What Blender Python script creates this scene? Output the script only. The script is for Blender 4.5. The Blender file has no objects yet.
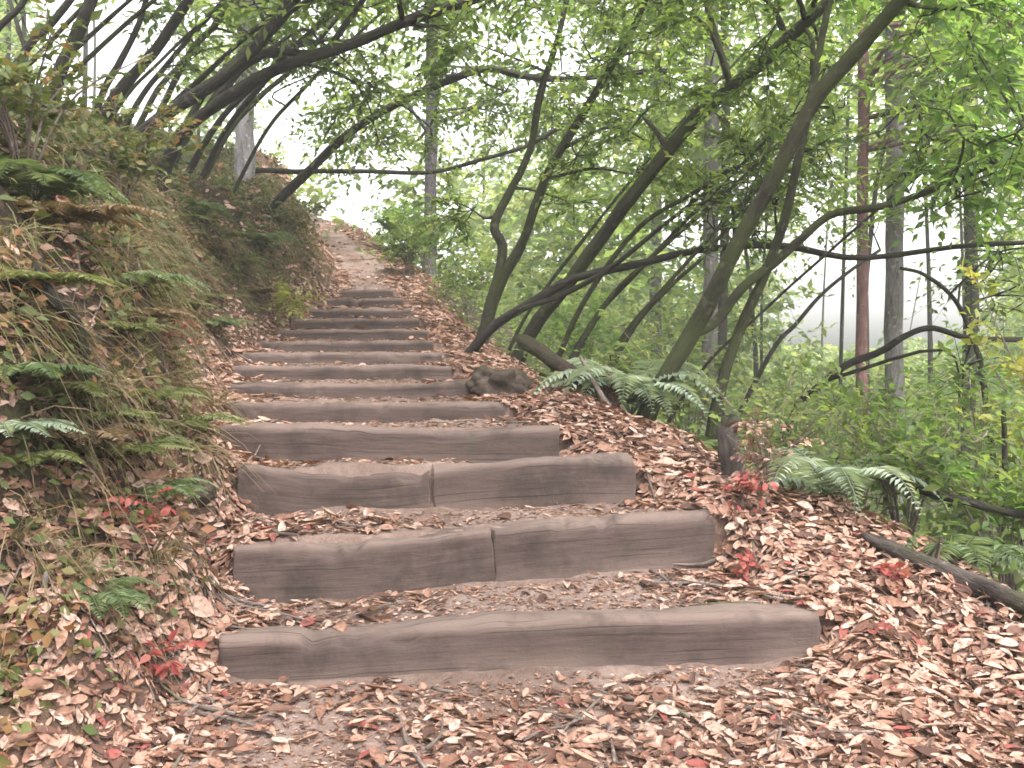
import bpy, math
import numpy as np
from mathutils import Vector, Quaternion

RNG = np.random.default_rng(20030)
sc = bpy.context.scene
COL = sc.collection
FPX = 1050.0
PITCH = math.atan(24 / 1050.0)
CAMZ = 1.5


def P(px, py, d):
    """world point whose distance ahead of the eye is d metres"""
    a = (px - 512) / FPX
    b = (384 - py) / FPX
    yy = math.cos(PITCH) + b * math.sin(PITCH)
    zz = -math.sin(PITCH) + b * math.cos(PITCH)
    s = d / yy
    return np.array([a * s, d, zz * s + CAMZ])


# ------------------------------------------------------------------ noise
def _hash(ix, iy, iz, seed):
    h = (ix.astype(np.int64) * 374761393 + iy.astype(np.int64) * 668265263 + iz.astype(np.int64) * 2147483647 + seed * 974634541)
    h = h & 0xFFFFFFFF
    h = ((h ^ (h >> 13)) * 1274126177) & 0xFFFFFFFF
    h = ((h ^ (h >> 16)) * 2246822519) & 0xFFFFFFFF
    h = h ^ (h >> 15)
    return (h & 0xFFFFFF) / float(0xFFFFFF)


def vnoise(p, seed=0):
    p = np.asarray(p, float)
    i = np.floor(p).astype(np.int64)
    f = p - i
    f = f * f * (3 - 2 * f)
    r = 0
    for dx in (0, 1):
        for dy in (0, 1):
            for dz in (0, 1):
                w = (f[:, 0] if dx else 1 - f[:, 0]) * (f[:, 1] if dy else 1 - f[:, 1]) * (f[:, 2] if dz else 1 - f[:, 2])
                r = r + w * _hash(i[:, 0] + dx, i[:, 1] + dy, i[:, 2] + dz, seed)
    return r * 2 - 1


def fbm(p, octv=4, seed=0):
    p = np.asarray(p, float)
    a, s, r = 1.0, 1.0, 0
    for k in range(octv):
        r = r + a * vnoise(p * s, seed + k * 17)
        a *= 0.5
        s *= 2.03
    return r


# ------------------------------------------------------------------ mesh output
def build(name, verts, tris=None, quads=None, mats=(), parent=None, tone=None, vec=None, smooth=True, fmat=None):
    verts = np.asarray(verts, np.float32).reshape(-1, 3)
    loc = np.zeros(3)
    me = bpy.data.meshes.new(name)
    loops, starts, n = [], [], 0
    if tris is not None and len(tris):
        tris = np.asarray(tris, np.int32).reshape(-1, 3)
        loops.append(tris.ravel()); starts.append(np.arange(len(tris)) * 3 + n); n += tris.size
    if quads is not None and len(quads):
        quads = np.asarray(quads, np.int32).reshape(-1, 4)
        loops.append(quads.ravel()); starts.append(np.arange(len(quads)) * 4 + n); n += quads.size
    loops = np.concatenate(loops).astype(np.int32)
    starts = np.concatenate(starts).astype(np.int32)
    me.vertices.add(len(verts)); me.vertices.foreach_set('co', verts.ravel())
    me.loops.add(len(loops)); me.loops.foreach_set('vertex_index', loops)
    me.polygons.add(len(starts)); me.polygons.foreach_set('loop_start', starts)
    me.polygons.foreach_set('use_smooth', np.full(len(starts), smooth, dtype=bool))
    for m in (mats if isinstance(mats, (list, tuple)) else [mats]):
        me.materials.append(m)
    if fmat is not None:
        me.polygons.foreach_set('material_index', np.asarray(fmat, np.int32))
    if tone is not None:
        at = me.attributes.new('tone', 'FLOAT', 'POINT'); at.data.foreach_set('value', np.asarray(tone, np.float32))
    if vec is not None:
        at = me.attributes.new('vec', 'FLOAT_VECTOR', 'POINT'); at.data.foreach_set('vector', np.asarray(vec, np.float32).ravel())
    me.update(calc_edges=True)
    me.validate()
    o = bpy.data.objects.new(name, me)
    COL.objects.link(o)
    if parent is not None:
        o.parent = parent
        o.matrix_parent_inverse.identity()
        L = np.array(parent['_loc'])
        me.vertices.foreach_set('co', (verts - L.astype(np.float32)).ravel())
        me.update()
    return o


def root(name, loc, label, cat, group=None):
    o = bpy.data.objects.new(name, None)
    COL.objects.link(o)
    o.location = loc
    o.empty_display_size = 0.2
    o['_loc'] = [float(v) for v in loc]
    o['label'] = label; o['category'] = cat
    if group: o['group'] = group
    return o


def tag(o, label, cat, group=None, kind=None):
    o['label'] = label; o['category'] = cat
    if group: o['group'] = group
    if kind: o['kind'] = kind
    return o


class Soup:
    """collects verts / tris / quads / tone / vec / material slots"""
    def __init__(s):
        s.v, s.t, s.q, s.tone, s.vec, s.mt, s.mq, s.n = [], [], [], [], [], [], [], 0

    def add(s, v, t=None, q=None, tone=0.5, vec=None, mat=0):
        v = np.asarray(v, float).reshape(-1, 3)
        s.v.append(v)
        if t is not None and len(t):
            t = np.asarray(t).reshape(-1, 3); s.t.append(t + s.n); s.mt.append(np.full(len(t), mat))
        if q is not None and len(q):
            q = np.asarray(q).reshape(-1, 4); s.q.append(q + s.n); s.mq.append(np.full(len(q), mat))
        s.tone.append(np.broadcast_to(np.asarray(tone, float), (len(v),)))
        s.vec.append(v if vec is None else vec)
        s.n += len(v)

    def out(s, name, mats, parent=None, smooth=True):
        t = np.concatenate(s.t) if s.t else None
        q = np.concatenate(s.q) if s.q else None
        fm = np.concatenate(([*s.mt] if s.t else []) + ([*s.mq] if s.q else []))
        return build(name, np.concatenate(s.v), t, q, mats, parent, np.concatenate(s.tone), np.concatenate(s.vec), smooth, fm)


def norm(v):
    return v / np.maximum(np.linalg.norm(v, axis=-1, keepdims=True), 1e-9)


# ------------------------------------------------------------------ tubes
def spline(pts, n):
    pts = np.asarray(pts, float)
    if len(pts) == 2:
        t = np.linspace(0, 1, n)[:, None]
        return pts[0] * (1 - t) + pts[1] * t
    ext = np.vstack([2 * pts[0] - pts[1], pts, 2 * pts[-1] - pts[-2]])
    m = len(pts) - 1
    u = np.linspace(0, m - 1e-6, n)
    k = u.astype(int); t = (u - k)[:, None]
    p0, p1, p2, p3 = ext[k], ext[k + 1], ext[k + 2], ext[k + 3]
    return 0.5 * (2 * p1 + (p2 - p0) * t + (2 * p0 - 5 * p1 + 4 * p2 - p3) * t ** 2 + (3 * p1 - p0 - 3 * p2 + p3) * t ** 3)


def tube(path, rad, sides=8, rough=0.0, seed=0, cap=True):
    path = np.asarray(path, float); n = len(path)
    rad = np.broadcast_to(np.asarray(rad, float), (n,)).copy()
    tan = norm(np.gradient(path, axis=0))
    ref = np.array([0.3, 0.2, 1.0]) if abs(tan[0][2]) < 0.9 else np.array([1.0, 0.1, 0])
    a = norm(ref - tan[0] * np.dot(ref, tan[0]))
    A = []
    for i in range(n):
        a = norm(a - tan[i] * np.dot(a, tan[i])); A.append(a)
    A = np.array(A); B = np.cross(tan, A)
    th = np.linspace(0, 2 * math.pi, sides, endpoint=False)
    ring = A[:, None, :] * np.cos(th)[None, :, None] + B[:, None, :] * np.sin(th)[None, :, None]
    L = np.concatenate([[0], np.cumsum(np.linalg.norm(np.diff(path, axis=0), axis=1))])
    vec = np.stack([np.cos(th)[None, :] * rad[:, None], np.sin(th)[None, :] * rad[:, None], np.repeat(L[:, None], sides, 1) * 0.25], -1).reshape(-1, 3)
    r = rad[:, None] * np.ones((1, sides))
    if rough:
        q = np.stack([np.cos(th)[None, :] + 0 * L[:, None], np.sin(th)[None, :] + 0 * L[:, None], L[:, None] * 2.2 + 0 * th[None, :]], -1).reshape(-1, 3)
        r = r * (1 + rough * fbm(q * 1.3 + seed * 7.7, 3, seed).reshape(n, sides))
    v = (path[:, None, :] + ring * r[..., None]).reshape(-1, 3)
    i = np.arange(n - 1)[:, None] * sides; j = np.arange(sides)[None, :]; j2 = (j + 1) % sides
    q = np.stack([i + j, i + j2, i + sides + j2, i + sides + j], -1).reshape(-1, 4)
    t = []
    if cap:
        v = np.vstack([v, path[0], path[-1]]); vec = np.vstack([vec, vec[0] * 0, vec[-1]])
        c0, c1 = len(v) - 2, len(v) - 1
        for k in range(sides):
            k2 = (k + 1) % sides
            t.append([c0, k2, k]); t.append([c1, (n - 1) * sides + k, (n - 1) * sides + k2])
    return v, np.array(t).reshape(-1, 3), q, vec


# ------------------------------------------------------------------ leaves
LEAF_A = (np.array([[0, 0, 0], [.45, .5, .08], [1, 0, -.05], [.45, -.5, .08]]), np.array([[0, 2, 1], [0, 3, 2]]), None)
_r = []
LEAF_B = (np.array([[0, 0, 0], [.28, .42, .07], [.28, 0, 0], [.28, -.42, .07], [.66, .40, .02], [.66, 0, -.06], [.66, -.40, .02], [1, 0, -.17]]),
          np.array([[0, 2, 1], [0, 3, 2], [4, 5, 7], [5, 6, 7]]), np.array([[1, 2, 5, 4], [2, 3, 6, 5]]))


_rows = [(.10, .22), (.28, .42), (.50, .50), (.72, .40), (.89, .19)]
_v = [[0, 0, 0]]
for _t, _w in _rows: _v += [[_t, _w, .10 * _w], [_t, 0, -.03 * _t], [_t, -_w, .10 * _w]]
_v.append([1, 0, -.06])
_tt = [[0, 2, 1], [0, 3, 2], [13, 14, 16], [14, 15, 16]]
_qq = []
for _k in range(4):
    b_ = 1 + 3 * _k
    _qq += [[b_, b_ + 1, b_ + 4, b_ + 3], [b_ + 1, b_ + 2, b_ + 5, b_ + 4]]
LEAF_C = (np.array(_v, float), np.array(_tt), np.array(_qq))


def curled(k):
    v = LEAF_C[0].copy(); v[:, 2] += k * (v[:, 0] - .3) ** 2 + abs(k) * .5 * v[:, 1] ** 2
    v[:, 1] += .10 * k * np.sin(v[:, 0] * 3)
    return (v, LEAF_C[1], LEAF_C[2])


def place(soup, leaf, pos, xdir, up, length, width, tone, mat=0):
    """one leaf per row of pos; xdir along the blade, up roughly its normal"""
    x = norm(xdir); z = norm(up - x * np.sum(up * x, -1, keepdims=True)); y = np.cross(z, x)
    tv, tt, tq = leaf
    N, K = len(pos), len(tv)
    L = np.broadcast_to(length, (N,))[:, None, None]; W = np.broadcast_to(width, (N,))[:, None, None]
    v = pos[:, None, :] + x[:, None, :] * tv[None, :, 0, None] * L + y[:, None, :] * tv[None, :, 1, None] * W + z[:, None, :] * tv[None, :, 2, None] * L
    off = (np.arange(N) * K)[:, None, None]
    t = (tt[None] + off).reshape(-1, 3)
    q = (tq[None] + off).reshape(-1, 4) if tq is not None else None
    soup.add(v.reshape(-1, 3), t, q, np.repeat(np.broadcast_to(tone, (N,)), K), mat=mat)


def sprays(soup, org, dirs, lens, nleaf, leaf_len, leaf_w, rng, leaf=LEAF_A, tone=(0.2, 0.9), twig=True, droop=.3, twig_r=.004, lmat=0, tmat=1):
    S = len(org)
    if S == 0: return
    dirs = norm(dirs)
    lens = np.broadcast_to(lens, (S,))
    def at(t):
        return org[:, None, :] + dirs[:, None, :] * (t * lens[:, None])[..., None] + np.array([0, 0, -1.0])[None, None] * (droop * lens[:, None] * t ** 2)[..., None]
    t = np.clip((np.arange(nleaf)[None, :] + rng.uniform(0, 1, (S, nleaf))) / nleaf * .95 + .05, 0, 1)
    pos = at(t)
    side = norm(np.cross(dirs, np.array([0, 0, 1.0]) + rng.normal(0, .25, (S, 3))))
    sgn = np.where(np.arange(nleaf) % 2 == 0, 1.0, -1.0)[None, :, None]
    xd = dirs[:, None, :] * .55 + side[:, None, :] * sgn * .8 + rng.normal(0, .33, (S, nleaf, 3)) + np.array([0, 0, -.22])
    up = np.array([0, 0, 1.0]) + rng.normal(0, .45, (S, nleaf, 3))
    ll = leaf_len * rng.uniform(.65, 1.25, S * nleaf)
    base = rng.uniform(tone[0], tone[1], S)
    tn = np.clip(np.repeat(base, nleaf) + rng.normal(0, .14, S * nleaf), 0, 1)
    place(soup, leaf, pos.reshape(-1, 3), xd.reshape(-1, 3), up.reshape(-1, 3), ll, ll * leaf_w, tn, lmat)
    if twig:
        tt = np.array([[0, .5, 1.0]]).repeat(S, 0)
        c = at(tt)                                                     # S,3,3
        u = np.cross(dirs, side)
        rr = np.array([1.0, .7, .25]) * twig_r
        th = np.array([0, 2.094, 4.189])
        v = c[:, :, None, :] + (side[:, None, None, :] * np.cos(th)[None, None, :, None] + u[:, None, None, :] * np.sin(th)[None, None, :, None]) * rr[None, :, None, None]
        q = []
        for a in range(2):
            for b in range(3):
                q.append([a * 3 + b, a * 3 + (b + 1) % 3, a * 3 + 3 + (b + 1) % 3, a * 3 + 3 + b])
        q = (np.array(q)[None] + (np.arange(S) * 9)[:, None, None]).reshape(-1, 4)
        soup.add(v.reshape(-1, 3), None, q, .5, mat=tmat)


# ------------------------------------------------------------------ materials
def mat(name):
    m = bpy.data.materials.new(name); m.use_nodes = True
    nt = m.node_tree
    for n in list(nt.nodes): nt.nodes.remove(n)
    out = nt.nodes.new('ShaderNodeOutputMaterial')
    return m, nt, out


def N(nt, typ, **kw):
    n = nt.nodes.new(typ)
    for k, v in kw.items():
        if k in n.inputs.keys() if isinstance(k, str) else False:
            n.inputs[k].default_value = v
        else:
            setattr(n, k, v)
    return n


def ramp(nt, stops, fac=None):
    r = nt.nodes.new('ShaderNodeValToRGB')
    e = r.color_ramp.elements
    while len(e) < len(stops): e.new(0.5)
    for el, (p, c) in zip(e, stops):
        el.position = p; el.color = (*c, 1)
    if fac is not None: nt.links.new(fac, r.inputs[0])
    return r


def noise(nt, vecout, scale, detail=4, rough=.6, dist=0.0):
    n = nt.nodes.new('ShaderNodeTexNoise')
    n.inputs['Scale'].default_value = scale; n.inputs['Detail'].default_value = detail
    n.inputs['Roughness'].default_value = rough; n.inputs['Distortion'].default_value = dist
    if vecout is not None: nt.links.new(vecout, n.inputs['Vector'])
    return n


def mixc(nt, fac, a, b, mode='MIX'):
    m = nt.nodes.new('ShaderNodeMix'); m.data_type = 'RGBA'; m.blend_type = mode
    for s, v in ((m.inputs[0], fac), (m.inputs[6], a), (m.inputs[7], b)):
        if isinstance(v, (int, float)): s.default_value = v
        elif isinstance(v, tuple): s.default_value = (*v, 1)
        else: nt.links.new(v, s)
    return m.outputs[2]


def attr(nt, name, out='Fac'):
    a = nt.nodes.new('ShaderNodeAttribute'); a.attribute_name = name
    return a.outputs[out]


def bump(nt, h, strength, dist=.02):
    b = nt.nodes.new('ShaderNodeBump'); b.inputs['Strength'].default_value = strength; b.inputs['Distance'].default_value = dist
    nt.links.new(h, b.inputs['Height'])
    return b.outputs['Normal']


def principled(nt, out, col, rough=.85, nrm=None, spec=.3):
    p = nt.nodes.new('ShaderNodeBsdfPrincipled')
    if isinstance(col, tuple): p.inputs['Base Color'].default_value = (*col, 1)
    else: nt.links.new(col, p.inputs['Base Color'])
    p.inputs['Roughness'].default_value = rough
    p.inputs['Specular IOR Level'].default_value = spec
    if nrm is not None: nt.links.new(nrm, p.inputs['Normal'])
    nt.links.new(p.outputs[0], out.inputs[0])
    return p


def leaf_mat(name, stops, trans=.45, rough=.5, spec=.35, tcol=1.35, spots=0):
    m, nt, out = mat(name)
    r = ramp(nt, stops, attr(nt, 'tone'))
    col = r.outputs[0]
    if spots:
        tc = nt.nodes.new('ShaderNodeTexCoord')
        nn = noise(nt, tc.outputs['Object'], 55, 3, .65)
        col = mixc(nt, ramp(nt, [(.45, (0, 0, 0)), (.66, (spots, spots, spots))], nn.outputs[0]).outputs[0], col, (.07, .036, .027))
    p = nt.nodes.new('ShaderNodeBsdfPrincipled')
    nt.links.new(col, p.inputs['Base Color'])
    p.inputs['Roughness'].default_value = rough; p.inputs['Specular IOR Level'].default_value = spec
    t = nt.nodes.new('ShaderNodeBsdfTranslucent')
    tc = mixc(nt, 1.0, r.outputs[0], (tcol * 1.15, tcol * 1.16, tcol * .70), 'MULTIPLY')
    nt.links.new(tc, t.inputs[0])
    mx = nt.nodes.new('ShaderNodeMixShader'); mx.inputs[0].default_value = trans
    nt.links.new(p.outputs[0], mx.inputs[1]); nt.links.new(t.outputs[0], mx.inputs[2]); nt.links.new(mx.outputs[0], out.inputs[0])
    return m


M = {}
M['bay'] = leaf_mat('bay_leaf', [(0, (.040, .062, .020)), (.4, (.072, .112, .030)), (.75, (.115, .160, .045)), (1, (.19, .22, .07))], .58, tcol=1.75)
M['bright'] = leaf_mat('young_leaf', [(0, (.06, .115, .032)), (.5, (.105, .175, .048)), (1, (.19, .25, .08))], .6, tcol=1.7)
M['far'] = leaf_mat('hazed_woodland_leaf', [(0, (.065, .095, .042)), (.5, (.115, .155, .068)), (1, (.21, .22, .10))], .62, .6, tcol=2.1)  # haze and backlight put into the colour: paler, more luminous leaves
M['fern'] = leaf_mat('fern_frond', [(0, (.06, .09, .04)), (.5, (.11, .15, .07)), (1, (.21, .25, .14))], .35, .5)
M['palefern'] = leaf_mat('pale_fern_frond', [(0, (.16, .20, .15)), (.5, (.24, .29, .22)), (1, (.36, .40, .33))], .35, .5)
M['bankfern'] = leaf_mat('bank_fern_frond', [(0, (.07, .085, .03)), (.5, (.13, .15, .055)), (1, (.22, .21, .10))], .35, .55)
M['deadfern'] = leaf_mat('withered_frond', [(0, (.07, .045, .028)), (.5, (.15, .105, .065)), (1, (.23, .165, .10))], .3, .7)
M['under'] = leaf_mat('undergrowth_leaf', [(0, (.035, .048, .018)), (.35, (.075, .10, .030)), (.56, (.135, .150, .052)), (.70, (.20, .125, .055)), (.86, (.25, .110, .052)), (1, (.20, .12, .08))], .35, .6)
M['grass'] = leaf_mat('dry_grass', [(0, (.045, .038, .020)), (.35, (.115, .088, .040)), (.65, (.195, .148, .08)), (.85, (.26, .185, .12)), (1, (.11, .125, .045))], .3, .7)
M['litter'] = leaf_mat('fallen_leaf', [(0, (.045, .024, .019)), (.16, (.105, .052, .038)), (.32, (.21, .105, .070)), (.46, (.30, .162, .115)), (.64, (.40, .242, .182)), (.82, (.45, .305, .245)), (.95, (.48, .355, .295)), (1, (.24, .065, .055))], .12, .65, .25, 1.0, spots=.75)
M['red'] = leaf_mat('red_leaf', [(0, (.16, .03, .028)), (.5, (.28, .06, .055)), (1, (.36, .14, .11))], .35, .5)
M['lime'] = leaf_mat('lime_leaf', [(0, (.17, .19, .05)), (.5, (.26, .28, .08)), (1, (.38, .34, .10))], .5, .5)


def bark(name, dark, light, moss, mossamt, scale=1.0):
    m, nt, out = mat(name)
    v = attr(nt, 'vec', 'Vector')
    n1 = noise(nt, v, 42 * scale, 5, .65)
    n2 = noise(nt, v, 9 * scale, 3, .6)
    tc = nt.nodes.new('ShaderNodeTexCoord')
    n3 = noise(nt, tc.outputs['Object'], 3.2, 4, .65)
    c = ramp(nt, [(.3, dark), (.62, light)], n1.outputs[0]).outputs[0]
    c = mixc(nt, ramp(nt, [(.42, (0, 0, 0)), (.72, (.6, .6, .6))], n2.outputs[0]).outputs[0], c, tuple(min(1, x * 1.7) for x in light))
    mk = ramp(nt, [(.62 - mossamt * .35, (0, 0, 0)), (.74 - mossamt * .25, (.85, .85, .85))], n3.outputs[0]).outputs[0]
    c = mixc(nt, mk, c, moss)
    n4 = noise(nt, tc.outputs['Object'], 14, 3, .6)
    c = mixc(nt, ramp(nt, [(.60, (0, 0, 0)), (.68, (.55, .55, .55))], n4.outputs[0]).outputs[0], c, tuple(min(1, x * 2.4 + .012) for x in light))
    principled(nt, out, c, .9, bump(nt, n1.outputs[0], 1.0, .03), .2)
    return m


M['bark'] = bark('dark_bark', (.008, .007, .006), (.030, .025, .021), (.030, .034, .013), .3)
M['mossbark'] = bark('mossy_bark', (.010, .010, .007), (.038, .035, .022), (.042, .050, .017), .6)
M['redbark'] = bark('red_bark', (.040, .021, .019), (.105, .056, .050), (.09, .06, .05), .1)
M['greybark'] = bark('grey_bark', (.032, .029, .028), (.10, .092, .086), (.07, .075, .045), .3)
M['purplebark'] = bark('purple_grey_bark', (.030, .024, .032), (.085, .070, .085), (.06, .06, .045), .1)
M['palebark'] = bark('pale_bark', (.10, .09, .095), (.22, .205, .21), (.22, .22, .17), .2)
M['deadwood'] = bark('dead_wood', (.06, .045, .038), (.20, .155, .135), (.10, .10, .05), .25)
M['darkwood'] = bark('damp_dead_wood', (.016, .012, .011), (.075, .060, .054), (.045, .045, .025), .3)
M['mosslog'] = bark('mossy_log_bark', (.014, .010, .008), (.045, .031, .024), (.036, .037, .017), .5)
M['rot'] = bark('rotten_red_wood', (.02, .011, .009), (.085, .042, .032), (.05, .045, .022), .3)


def timber_mat():
    m, nt, out = mat('weathered_timber')
    v = attr(nt, 'vec', 'Vector')
    g = noise(nt, v, 26, 6, .7)
    b = noise(nt, v, 5, 4, .6)
    tc = nt.nodes.new('ShaderNodeTexCoord')
    d = noise(nt, tc.outputs['Object'], 7, 6, .7)
    c = ramp(nt, [(.25, (.046, .031, .028)), (.5, (.078, .054, .048)), (.75, (.112, .082, .074))], g.outputs[0]).outputs[0]
    c = mixc(nt, ramp(nt, [(.42, (0, 0, 0)), (.7, (.7, .7, .7))], b.outputs[0]).outputs[0], c, (.084, .060, .054))
    c = mixc(nt, ramp(nt, [(.56, (0, 0, 0)), (.70, (.45, .45, .45))], d.outputs[0]).outputs[0], c, (.055, .056, .034))
    # trodden top: earth rubbed into the upper face, from the tone attribute
    c = mixc(nt, attr(nt, 'tone'), c, (.170, .124, .106))
    d2 = noise(nt, tc.outputs['Object'], 2.6, 5, .7)
    c = mixc(nt, ramp(nt, [(.50, (0, 0, 0)), (.66, (.7, .7, .7))], d2.outputs[0]).outputs[0], c, (.036, .027, .024))
    crk = nt.nodes.new('ShaderNodeMapping'); crk.inputs['Scale'].default_value = (6, 60, 60); nt.links.new(v, crk.inputs['Vector'])
    ck = noise(nt, crk.outputs[0], 1.0, 2, .5)
    c = mixc(nt, ramp(nt, [(.33, (.6, .6, .6)), (.40, (0, 0, 0))], ck.outputs[0]).outputs[0], c, (.018, .013, .012))
    h = mixc(nt, .5, g.outputs[0], d.outputs[0])
    principled(nt, out, c, .9, bump(nt, h, .6, .02), .2)
    return m


M['timber'] = timber_mat()


def ground_mat():
    m, nt, out = mat('forest_floor')
    tc = nt.nodes.new('ShaderNodeTexCoord'); o = tc.outputs['Object']
    z = nt.nodes.new('ShaderNodeSeparateXYZ'); nt.links.new(attr(nt, 'vec', 'Vector'), z.inputs[0])
    n1 = noise(nt, o, 3.0, 6, .65); n2 = noise(nt, o, 22, 6, .7); n3 = noise(nt, o, 80, 3, .6)
    path = ramp(nt, [(.3, (.12, .080, .068)), (.5, (.19, .135, .116)), (.72, (.28, .21, .185))], n2.outputs[0]).outputs[0]
    path = mixc(nt, ramp(nt, [(.4, (0, 0, 0)), (.7, (.7, .7, .7))], n1.outputs[0]).outputs[0], path, (.26, .188, .158))
    n5 = noise(nt, o, 1.7, 4, .6)
    path = mixc(nt, ramp(nt, [(.50, (0, 0, 0)), (.66, (.65, .65, .65))], n5.outputs[0]).outputs[0], path, (.115, .078, .064))
    shaded_litter = ramp(nt, [(.3, (.05, .028, .021)), (.55, (.115, .068, .050)), (.75, (.22, .14, .105))], n2.outputs[0]).outputs[0]  # ground under litter darkened in place of crevice shade between leaves
    earth = ramp(nt, [(.3, (.018, .012, .009)), (.55, (.052, .037, .027)), (.78, (.115, .085, .062))], n2.outputs[0]).outputs[0]
    earth = mixc(nt, ramp(nt, [(.48, (0, 0, 0)), (.62, (.8, .8, .8))], n1.outputs[0]).outputs[0], earth, (.062, .060, .027))
    c = mixc(nt, z.outputs[0], shaded_litter, path)
    c = mixc(nt, z.outputs[1], c, earth)
    h = mixc(nt, .4, n2.outputs[0], n3.outputs[0])
    principled(nt, out, c, .95, bump(nt, h, .8, .03), .15)
    return m


M['ground'] = ground_mat()


def rock_mat():
    m, nt, out = mat('mossy_rock')
    tc = nt.nodes.new('ShaderNodeTexCoord'); o = tc.outputs['Object']
    n = noise(nt, o, 9, 6, .65); n2 = noise(nt, o, 3, 4, .6)
    c = ramp(nt, [(.3, (.022, .016, .012)), (.7, (.085, .062, .048))], n.outputs[0]).outputs[0]
    c = mixc(nt, ramp(nt, [(.5, (0, 0, 0)), (.65, (.7, .7, .7))], n2.outputs[0]).outputs[0], c, (.040, .040, .020))
    principled(nt, out, c, .9, bump(nt, n.outputs[0], .8, .03), .25)
    return m


M['rock'] = rock_mat()

# ------------------------------------------------------------------ the stair line
STEPS = [  # left top end (px,py,d), right top end (px,py,d), exposed face height
    ((222, 643, 3.58), (823, 613, 3.86), .155),
    ((246, 546, 4.15), (718, 514, 4.55), .228),
    ((248, 470, 4.75), (637, 461, 4.95), .200),
    ((242, 425, 5.35), (561, 430, 5.50), .180),
    ((232, 402, 6.10), (507, 403, 6.20), .118),
    ((230, 383, 6.90), (472, 382, 7.00), .108),
    ((237, 367, 7.80), (453, 366, 7.80), .105),
    ((247, 353, 8.70), (442, 353, 8.70), .105),
    ((261, 341, 9.60), (434, 341, 9.60), .110),
    ((279, 330, 10.5), (428, 330, 10.5), .115),
    ((297, 319, 11.4), (420, 319, 11.4), .120),
    ((313, 309, 12.3), (412, 309, 12.3), .120),
    ((329, 299, 13.2), (403, 299, 13.2), .120),
    ((343, 290, 14.2), (394, 290, 14.2), .120),
]
SL = np.array([P(*s[0]) for s in STEPS]); SR = np.array([P(*s[1]) for s in STEPS]); SF = np.array([s[2] for s in STEPS])
SM = (SL + SR) / 2
_z0 = SM[0, 2] - SF[0]
ramp_y = np.concatenate([[-12, 0, 3.3], SM[:, 1], [16, 20, 26, 40, 130]])
ramp_z = np.concatenate([[_z0 - .6, _z0 - .42, _z0 - .03], SM[:, 2] - SF * .5, [P(350, 270, 16)[2], P(322, 246, 20)[2], P(290, 222, 26)[2], 7.8, 12]])
le_y = np.concatenate([[-12, 0, 2.9], SL[:, 1], [16, 18, 20, 26, 40, 130]])
le_x = np.concatenate([[-1.0, -1.0, -1.02], SL[:, 0] + .06, [-2.58, -3.05, -3.6, -5.3, -11.5, -60]])
re_y = np.concatenate([[-12, 0, 2.9], SR[:, 1], [16, 18, 20, 26, 40, 130]])
re_x = np.concatenate([[1.15, 1.15, 1.15], SR[:, 0] - .02, [-1.88, -2.33, -2.9, -4.55, -10.5, -58]])


def sm(a, b, x):
    t = np.clip((x - a) / (b - a), 0, 1)
    return t * t * (3 - 2 * t)


PITS = [(-1.75, 4.05, .13, .34), (-1.52, 3.5, .10, .26), (-1.28, 4.15, .08, .22), (-1.85, 5.0, .14, .34), (-2.1, 6.1, .16, .36), (-2.45, 7.6, .2, .36), (-1.6, 3.15, .09, .24), (-2.0, 4.5, .1, .3), (-1.45, 3.9, .07, .24), (-2.3, 5.4, .12, .36), (-1.7, 4.6, .08, .26), (-2.6, 8.6, .2, .4), (-1.35, 3.55, .06, .2), (-2.75, 9.8, .2, .4)]


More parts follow.
